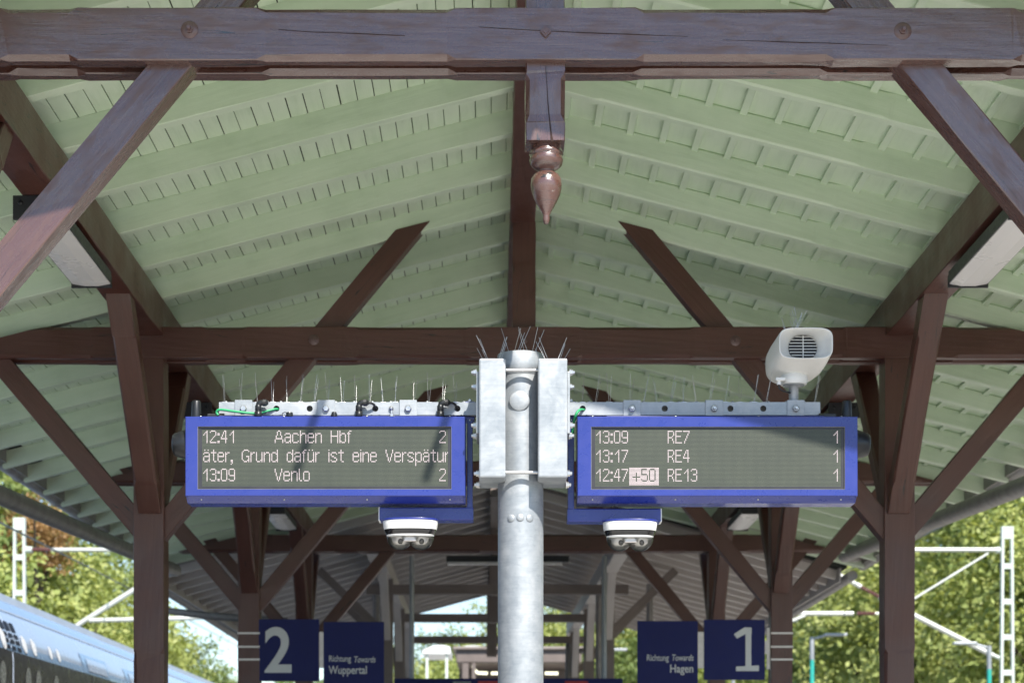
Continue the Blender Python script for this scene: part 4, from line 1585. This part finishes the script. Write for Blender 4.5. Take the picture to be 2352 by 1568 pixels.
# stair house with lit tubes
sh = thing('stair_house', (xx(1190, 46), 47, 0), 'grey brown stair housing with lit tube lamps at the platform end', 'building')
m = MB()
m.box((xx(1048, 46), 46, zz(1520, 46)), (xx(1336, 46), 49, zz(1490, 46)), .02)
m.build('fascia', 'brickhouse', sh)
m = MB()
m.box((xx(1040, 46), 45.9, zz(1491, 46)), (xx(1344, 46), 49.1, zz(1484, 46)), .02)
m.build('roof', 'grey_wood', sh)
for a, b in ((1062, 1076), (1084, 1092), (1205, 1218), (1312, 1326)):
    m = MB()
    m.box((xx(a, 46), 46.02, 0), (xx(b, 46), 46.25, zz(1521, 46)))
    m.build('post', 'brickhouse', sh)
m = MB()
m.box((xx(1050, 46), 48.7, 0), (xx(1334, 46), 48.9, zz(1521, 46)))
m.build('back_wall', 'brickhouse', sh)
for pl in (((1086, 1528), (1091, 1539), (1098, 1544), (1120, 1545)), ((1128, 1545), (1148, 1545)), ((1237, 1545), (1243, 1545)), ((1252, 1545), (1282, 1545))):
    m = MB()
    m.tube([(xx(a, 47), 47, zz(b, 47)) for a, b in pl], .035, 8)
    m.build('lit_tube', 'tube_light', sh)

# white shelter roofs in the distance, seen between the posts
for px0, px1, py0, py1, y, lab in ((970, 1034, 1480, 1500, 60, 'white vaulted shelter roof left of the stair housing'), (1050, 1105, 1481, 1490, 75, 'small white shelter roof behind the stair housing')):
    t = thing('shelter', (xx((px0 + px1) / 2, y), y, 0), lab, 'shelter')
    m = MB()
    x0, x1 = xx(px0, y), xx(px1, y)
    z0, z1 = zz(py1, y), zz(py0, y)
    pts = [(x0 + (x1 - x0) * k / 10, z0 + (z1 - z0) * math.sin(math.pi * (.12 + .6 * k / 10))) for k in range(11)]
    m.prism(pts + [(x1, z0), (x0, z0)], y, y + 3)
    m.build('roof', 'wall_white', t)
    for q in (x0 + .1, x1 - .15):
        m = MB()
        m.box((q, y + .1, -.8), (q + .08, y + .2, z0 + .05))
        m.build('post', 'mast', t)

# ------------------------------------------------------------------ train on the left track
TY = 20.9
tdir = Vector((-0.014, 1, 0)).normalized()
tn = Vector((tdir.y, -tdir.x, 0))               # towards the platform
tb = Vector((-5.24, TY, 0))
TK = 1.16
train = thing('passenger_train', (tb.x - 1.4, TY, -0.9), 'pale blue passenger train with dark window band on the left track', 'train')


def tp(u, v, z):
    return tb + tdir * (u * TK) + tn * v + Vector((0, 0, z))


# v offset of the body side at height z (leaning in towards the roof)
TPROF = [(-0.06, 0.0), (0.0, 0.45), (0.0, EYE + 1.4152), (-0.012, EYE + 1.5312), (-0.05, EYE + 1.6704), (-0.14, EYE + 1.8792), (-0.22, EYE + 1.9952), (-0.36, EYE + 2.1344), (-0.58, EYE + 2.2388), (-1.0, EYE + 2.3200), (-1.45, EYE + 2.3432)]


def tv(z):
    for (v0, z0), (v1, z1) in zip(TPROF[:-1], TPROF[1:]):
        if z0 <= z <= z1:
            return v0 + (v1 - v0) * (z - z0) / (z1 - z0)
    return 0


def tstrip(zs, u0, u1, off=0.0, n=1):
    m = MB()
    vs = []
    us = [u0 + (u1 - u0) * k / n for k in range(n + 1)]
    for z in zs:
        for u in us:
            vs.append(tp(u, tv(z) + off, z))
    c = n + 1
    fs = [(i * c + k, i * c + k + 1, (i + 1) * c + k + 1, (i + 1) * c + k) for i in range(len(zs) - 1) for k in range(n)]
    m.add(vs, fs, True)
    return m


for u0, u1 in ((-14.0, 0.42), (0.46, 22.0), (22.5, 46.0)):
    m = MB()
    full = [(v, z) for v, z in TPROF] + [(-2.9 - v, z) for v, z in reversed(TPROF[:-1])]
    vs = [tp(u0, v, z) for v, z in full] + [tp(u1, v, z) for v, z in full]
    n = len(full)
    fs = [(i, (i + 1) % n, (i + 1) % n + n, i + n) for i in range(n)]
    m.add(vs, fs, True)
    m.add([tp(u0, v, z) for v, z in full], [tuple(range(n))])
    m.add([tp(u1, v, z) for v, z in full], [tuple(reversed(range(n)))])
    m.build('body', 'train', train)
    tstrip([.5, 1.2, EYE + 1.39, EYE + 1.50], u0 + .01, u1 - .01, .006).build('window_band', 'train_dark', train)
    tstrip([EYE + 1.502, EYE + 1.54, EYE + 1.585], u0 + .01, u1 - .01, .004).build('blue_stripe', 'train_blue', train)
    tstrip([EYE + 1.975, EYE + 1.993], u0 + .01, u1 - .01, .012).build('drip_rail', 'train_roof', train)
    tstrip([EYE + 1.996, EYE + 2.06, EYE + 2.13, EYE + 2.20, EYE + 2.24], u0 + .01, u1 - .01, .005).build('upper_panel', 'train_top', train)
    m = MB()
    rz = EYE + 2.2852
    m.add([tp(u0 + .1, -.75, rz), tp(u1 - .1, -.75, rz), tp(u1 - .1, -.78, rz + .12), tp(u0 + .1, -.78, rz + .12), tp(u0 + .1, -2.1, rz + .12), tp(u1 - .1, -2.1, rz + .12)], [(0, 1, 2, 3), (3, 2, 5, 4)])
    m.build('roof_fairing', 'train_roof', train)


def tpatch(u0, u1, z0, z1, name, mat, off=.008, nz=4):
    zs = [z0 + (z1 - z0) * k / nz for k in range(nz + 1)]
    return tstrip(zs, u0, u1, off).build(name, mat, train)


# vent grid
for c_ in range(3):
    u0 = .2 + c_ * .23
    tpatch(u0, u0 + .165, EYE + 1.7342, EYE + 1.8386, 'vent_slot', 'vent')
    for r_ in range(3):
        zc = EYE + 1.6878 - r_ * .072
        tpatch(u0, u0 + .165, zc - .024, zc + .021, 'vent_slot', 'vent')
# flush panels
for u0, u1 in ((3.9, 5.5), (6.7, 8.3), (9.8, 11.4), (13.0, 14.6)):
    tpatch(u0, u1, EYE + 1.5080, EYE + 1.7632, 'side_panel', 'train_blue', .007)
    tpatch(u0 + .28, u1 - .12, EYE + 1.5428, EYE + 1.7168, 'panel_window', 'train', .013)


def toval(u, z, a, b, mat):  # sunlight reflections on the train side, put in as flat coloured ovals
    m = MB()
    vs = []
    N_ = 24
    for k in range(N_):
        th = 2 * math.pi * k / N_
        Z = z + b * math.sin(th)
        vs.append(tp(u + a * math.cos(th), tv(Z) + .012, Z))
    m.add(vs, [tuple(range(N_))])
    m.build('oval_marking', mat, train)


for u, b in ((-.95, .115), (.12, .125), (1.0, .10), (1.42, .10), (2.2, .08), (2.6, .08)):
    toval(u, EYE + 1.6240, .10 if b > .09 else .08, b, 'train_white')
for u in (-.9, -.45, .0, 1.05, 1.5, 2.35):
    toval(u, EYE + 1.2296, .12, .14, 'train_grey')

# ------------------------------------------------------------------ overhead line masts
def lattice_mast(px, top_py, y, w0, w1, rung_m, label, group):
    x = xx(px, y)
    zt = zz(top_py, y)
    t = thing('catenary_mast', (x, y, -0.9), label, 'mast', group)
    for s in (-1, 1):
        m = MB()
        a, b = w1 / 2, w0 / 2
        t_ = .055
        vs = []
        for z, hw in ((-0.9, a), (zt, b)):
            for dx in (0, -t_):
                for dy in (-.07, .07):
                    vs.append((x + s * (hw + dx), y + dy, z))
        m.add(vs, [(0, 1, 3, 2), (4, 6, 7, 5), (0, 2, 6, 4), (1, 5, 7, 3), (0, 4, 5, 1), (2, 3, 7, 6)])
        m.build('leg', 'mast', t)
    z = zt - .0
    m = MB()
    m.box((x - w0 / 2 - .004, y - .075, zt - .28), (x + w0 / 2 + .004, y + .075, zt + .01))
    m.build('head_plate', 'mast', t)
    z = zt - .28 - rung_m
    while z > -.5:
        hw = w0 / 2 + (w1 - w0) / 2 * (zt - z) / (zt + .9)
        m = MB()
        m.box((x - hw + .05, y - .06, z), (x + hw - .05, y + .06, z + .13))
        m.build('rung', 'mast', t)
        z -= rung_m + .13
    return t


def rod(par, pts, r, mat='tube', name='tube'):
    m = MB()
    m.tube([S(a, b, yy) for a, b, yy in pts], r, 10)
    return m.build(name, mat, par)


def insul(par, a, b, r=.05):
    A, B = S(*a), S(*b)
    L_ = (B - A).length
    prof = [(.03, 0)]
    n = 7
    for k in range(n):
        h0 = L_ * (k + .1) / n
        prof += [(.025, h0), (r, h0 + L_ / n * .35), (r, h0 + L_ / n * .5), (.025, h0 + L_ / n * .85)]
    prof.append((.03, L_))
    m = MB()
    m.lathe(prof, A, B - A, 14)
    return m.build('insulator', 'insulator', par)


YM = 47.0
mr = lattice_mast(2313, 1210, YM, .27, .40, .72, 'pale ladder-like overhead line mast on the far right', 'overhead line masts')
rod(mr, [(2297, 1263, YM), (2288, 1263, YM)], .08, 'mast', 'clamp')
rod(mr, [(2290, 1262, YM), (2060, 1262, YM)], .055)
rod(mr, [(2060, 1262, YM), (1990, 1262, YM)], .03)
insul(mr, (2020, 1262, YM), (1988, 1262, YM), .055)
rod(mr, [(2270, 1270, YM), (2100, 1374, YM), (2060, 1398, YM)], .03)
rod(mr, [(2295, 1510, YM), (2268, 1498, YM)], .05, 'mast', 'clamp')
rod(mr, [(2280, 1504, YM), (2095, 1410, YM), (2020, 1370, YM)], .065)
insul(mr, (2020, 1370, YM), (1975, 1346, YM), .06)
rod(mr, [(1978, 1347, YM), (1905, 1308, YM), (1862, 1290, YM)], .055)
rod(mr, [(1815, 1408, YM), (1960, 1408, YM)], .055)
insul(mr, (1968, 1408, YM), (2010, 1408, YM), .06)
rod(mr, [(2010, 1408, YM), (2050, 1408, YM), (2075, 1400, YM)], .035)
rod(mr, [(1812, 1428, YM), (1850, 1412, YM)], .04)
ml = lattice_mast(45, 1190, YM, .27, .40, .72, 'pale ladder-like overhead line mast above the train', 'overhead line masts')
rod(ml, [(58, 1262, YM), (74, 1262, YM)], .08, 'mast', 'clamp')
insul(ml, (74, 1262, YM), (118, 1262, YM), .07)
rod(ml, [(118, 1262, YM), (243, 1262, YM), (330, 1261, YM)], .05)
rod(ml, [(60, 1520, YM), (190, 1427, YM), (302, 1357, YM), (395, 1300, YM)], .06)
rod(ml, [(205, 1424, YM), (380, 1420, YM), (505, 1416, YM)], .055)
for pts, lab in (([(2352, 1118, 30), (2080, 1250, 40), (1900, 1330, 55), (1700, 1420, 90)], 'overhead wire running past the right mast'),
                 ([(-10, 1195, 30), (180, 1290, 40), (330, 1368, 55), (560, 1490, 110)], 'overhead wire running above the train')):
    m = MB()
    m.tube([S(*p) for p in pts], .016, 6)
    tag(m.build('overhead_wire', 'wire'), lab, 'wire', 'overhead wires')


def teal_lamp(px, top, y, armdir, label):
    x, zt = xx(px, y), zz(top, y)
    t = thing('street_lamp', (x, y, -.8), label, 'lamp post', 'teal lamp posts by the car park')
    m = MB()
    m.tube([(x, y, -.8), (x, y, zt - .55)], .055, 12)
    m.build('pole', 'teal', t)
    m = MB()
    m.tube([(x, y, zt - .552), (x, y, zt)], .058, 12)
    m.build('pole_top', 'galv', t)
    m = MB()
    m.tube([(x, y, zt - .05), (x + armdir * .35, y, zt + .04)], .03, 8)
    m.box((x + armdir * .3, y - .1, zt + .02), (x + armdir * .85, y + .1, zt + .09), .02)
    m.build('lamp_head', 'galv', t)


teal_lamp(1865, 1462, 47.5, 1, 'teal lamp post with flat head between the right posts')
teal_lamp(2272, 1482, 46.0, -1, 'teal lamp post just left of the right overhead mast')
teal_lamp(1374, 1495, 58.0, 1, 'teal lamp post behind the grey canopy right of the mast')
teal_lamp(1684, 1540, 60.0, 1, 'short teal lamp post below the number 1 sign')

# ------------------------------------------------------------------ trees
def crown_mesh(name, mat, rx, rz, nclump, per, leaf, seed):
    rg = np.random.default_rng(seed)
    # clumps spread through the volume, denser near the outside
    d = rg.normal(size=(nclump, 3))
    d /= np.linalg.norm(d, axis=1)[:, None]
    rad = rg.uniform(0.45, 1.0, nclump) ** 0.6
    lob = 1 + 0.22 * np.sin(3 * np.arctan2(d[:, 1], d[:, 0]) + seed) * (1 - abs(d[:, 2])) + 0.12 * rg.normal(size=nclump)
    cc = d * (rad * lob)[:, None] * np.array([rx, rx, rz])
    cc[:, 2] = np.where(cc[:, 2] < -rz * .75, -rz * .6 * rg.uniform(.3, 1, nclump), cc[:, 2])
    csz = rg.uniform(.5, 1.15, nclump)
    c = np.repeat(cc, per, axis=0)
    o = rg.normal(size=(nclump * per, 3)) * np.repeat(csz, per)[:, None] * np.array([.43, .43, .28])
    p = c + o
    n = len(p)
    nrm = rg.normal(size=(n, 3)) + np.array([0, 0, .7]) + d.repeat(per, axis=0) * .8
    nrm /= np.linalg.norm(nrm, axis=1)[:, None]
    a = np.cross(nrm, rg.normal(size=(n, 3)))
    a /= np.linalg.norm(a, axis=1)[:, None] + 1e-9
    b = np.cross(nrm, a)
    s = leaf * rg.uniform(.6, 1.3, n)[:, None]
    v = np.empty((n, 4, 3))
    v[:, 0] = p - a * s
    v[:, 1] = p - b * s * .55 + nrm * s * .12
    v[:, 2] = p + a * s
    v[:, 3] = p + b * s * .55 + nrm * s * .12
    me = bpy.data.meshes.new(name)
    me.vertices.add(n * 4)
    me.vertices.foreach_set('co', v.reshape(-1))
    me.loops.add(n * 4)
    me.loops.foreach_set('vertex_index', np.arange(n * 4, dtype=np.int32))
    me.polygons.add(n)
    me.polygons.foreach_set('loop_start', np.arange(0, n * 4, 4, dtype=np.int32))
    me.polygons.foreach_set('loop_total', np.full(n, 4, dtype=np.int32))
    me.update(calc_edges=True)
    me.materials.append(MAT[mat])
    return me


CROWNS = {
    'y1': crown_mesh('crown_a', 'leaf_yellow', 3.3, 4.4, 345, 52, .115, 1),
    'y2': crown_mesh('crown_b', 'leaf_yellow', 2.7, 3.6, 276, 52, .115, 2),
    'g1': crown_mesh('crown_c', 'leaf_green', 3.5, 4.8, 345, 52, .115, 3),
    'g2': crown_mesh('crown_d', 'leaf_green', 2.6, 3.4, 252, 52, .115, 4),
    'b1': crown_mesh('crown_e', 'leaf_brown', 2.2, 2.8, 195, 52, .115, 5),
}


def trunk_mesh(h, r, seed):
    rg = random.Random(seed)
    m = MB()
    path = [Vector((rg.uniform(-.15, .15) * k, rg.uniform(-.15, .15) * k, h * k / 5)) for k in range(6)]
    m.tube(path, [r * (1 - .14 * k) for k in range(6)], 10)
    for k in range(7):
        i = rg.choice((2, 3, 4))
        a = rg.uniform(0, 6.28)
        b = path[i]
        e = b + Vector((math.cos(a) * rg.uniform(1.2, 2.2), math.sin(a) * rg.uniform(1.2, 2.2), rg.uniform(1.4, 3)))
        mid = (b + e) / 2 + Vector((0, 0, -.2))
        m.tube([b, mid, e], [r * .4, r * .28, r * .08], 7)
    me = m.mesh('trunk')
    me.materials.append(MAT['bark'])
    return me


TRUNKS = [trunk_mesh(8.0, .26, s) for s in range(3)]
_tc = [0]


def tree(x, y, base, height, kind, label, group, sc=1.0):
    i = _tc[0]
    _tc[0] += 1
    t = thing('deciduous_tree', (x, y, base), label, 'tree', group)
    cm = CROWNS[kind]
    rz = {'y1': 4.4, 'y2': 3.6, 'g1': 4.8, 'g2': 3.4, 'b1': 2.8}[kind] * sc
    zc = base + height - rz
    tr = bpy.data.objects.new('trunk', TRUNKS[i % 3])
    link(tr, t, Matrix.Translation((x, y, base - .3)) @ Matrix.Diagonal((1, 1, max(.5, (zc - base) / 7.2), 1)))
    cr = bpy.data.objects.new('crown', cm)
    link(cr, t, Matrix.Translation((x, y, zc)) @ Matrix.Rotation(i * 1.9, 4, 'Z') @ Matrix.Scale(sc, 4))


lr = 'leafy yellow green tree in the sunlit wood behind the right overhead mast'
gr_ = 'trees in the wood on the right slope'
ll = 'leafy yellow green tree in the sunlit wood behind the train'
gl_ = 'trees in the wood on the left slope'
ld = 'dark green tree in the wood behind the right overhead mast'
R_TREES = [(15.5, 54, 10.5, 'y1', 1.0), (14.2, 61, 9.5, 'y2', 1.0), (16.8, 66, 13, 'y1', 1.1), (14.6, 72, 10.5, 'y2', 1.1), (18.5, 60, 15, 'g1', 1.1), (17.5, 78, 14.5, 'y1', 1.2),
           (14.5, 84, 10, 'g2', 1.1), (20.5, 72, 18, 'y1', 1.25), (15.8, 94, 13, 'y1', 1.1), (21.5, 88, 18, 'g1', 1.2), (15.5, 106, 12, 'y2', 1.2), (19.5, 104, 16, 'g1', 1.1),
           (16, 122, 13, 'y1', 1.1), (14.0, 140, 12, 'g1', 1.0), (24.5, 64, 20, 'g1', 1.2), (13.8, 50.5, 4.0, 'g2', .75), (13.2, 57, 4.2, 'y2', .8), (13.3, 66, 4.6, 'g2', .85), (13.4, 76, 5.0, 'y2', .85), (13.3, 90, 5.5, 'g2', .9),
           (22.5, 56, 16.5, 'y1', 1.1), (27, 76, 23, 'g1', 1.3), (12.6, 112, 7, 'y2', .9)]


def hz(x):
    x = abs(x)
    for (x0, z0), (x1, z1) in zip(hill[:-1], hill[1:]):
        if x0 <= x <= x1:
            return z0 + (z1 - z0) * (x - x0) / (x1 - x0)
    return -.85 if x < 13 else 18


for x, y, h, k, s in R_TREES:
    b = hz(x) - .3
    tree(x, y, b, max(h - b * .3, 3.5), k, ld if k[0] == 'g' else lr, gr_, s)
L_TREES = [(-15.0, 52, 9.5, 'y1', 1.0), (-14.5, 60, 9.5, 'y2', 1.1), (-17.5, 58, 13, 'g1', 1.1), (-15.2, 68, 10.5, 'y1', 1.0), (-18.5, 72, 14.5, 'g1', 1.2), (-14.6, 76, 9.5, 'y2', 1.1),
           (-16.5, 85, 12, 'y1', 1.05), (-15.2, 94, 9.0, 'g2', 1.0), (-13.6, 56, 4.5, 'y2', .8), (-13.4, 65, 4.8, 'g2', .8), (-13.6, 80, 5, 'y2', .8), (-20.5, 62, 16, 'y1', 1.2)]
ldl = 'dark green tree in the wood behind the train'
for x, y, h, k, s in L_TREES:
    b = hz(x) - .3
    tree(x, y, b, max(h - b * .3, 3.5), k, ldl if k[0] == 'g' else ll, gl_, s)
tree(-13.7, 58.5, -.6, 11.0, 'b1', 'rust brown autumn tree just right of the left overhead mast', gl_, .45)
lc = 'distant tree on the valley floor seen under the grey canopy'
gc = 'distant trees down the platform axis'
for x, y, h, k, s in ((-3.5, 130, 12.0, 'g2', 1.25), (1.5, 118, 13.5, 'y1', 1.1), (5.5, 124, 15, 'y1', 1.15), (9.5, 118, 15, 'y1', 1.15), (-8.0, 135, 11, 'g2', 1.2), (-13, 128, 9.0, 'g2', 1.0), (-1.5, 110, 9.5, 'y2', 1.1), (3.5, 108, 9.5, 'g2', 1.1), (8.0, 106, 10, 'g2', 1.1), (12.5, 132, 16, 'g1', 1.1), (-17.5, 120, 9, 'g2', 1), (-4.8, 118, 9.0, 'y2', 1.05)):
    tree(x, y, -.9, h + .9, k, lc, gc, s)
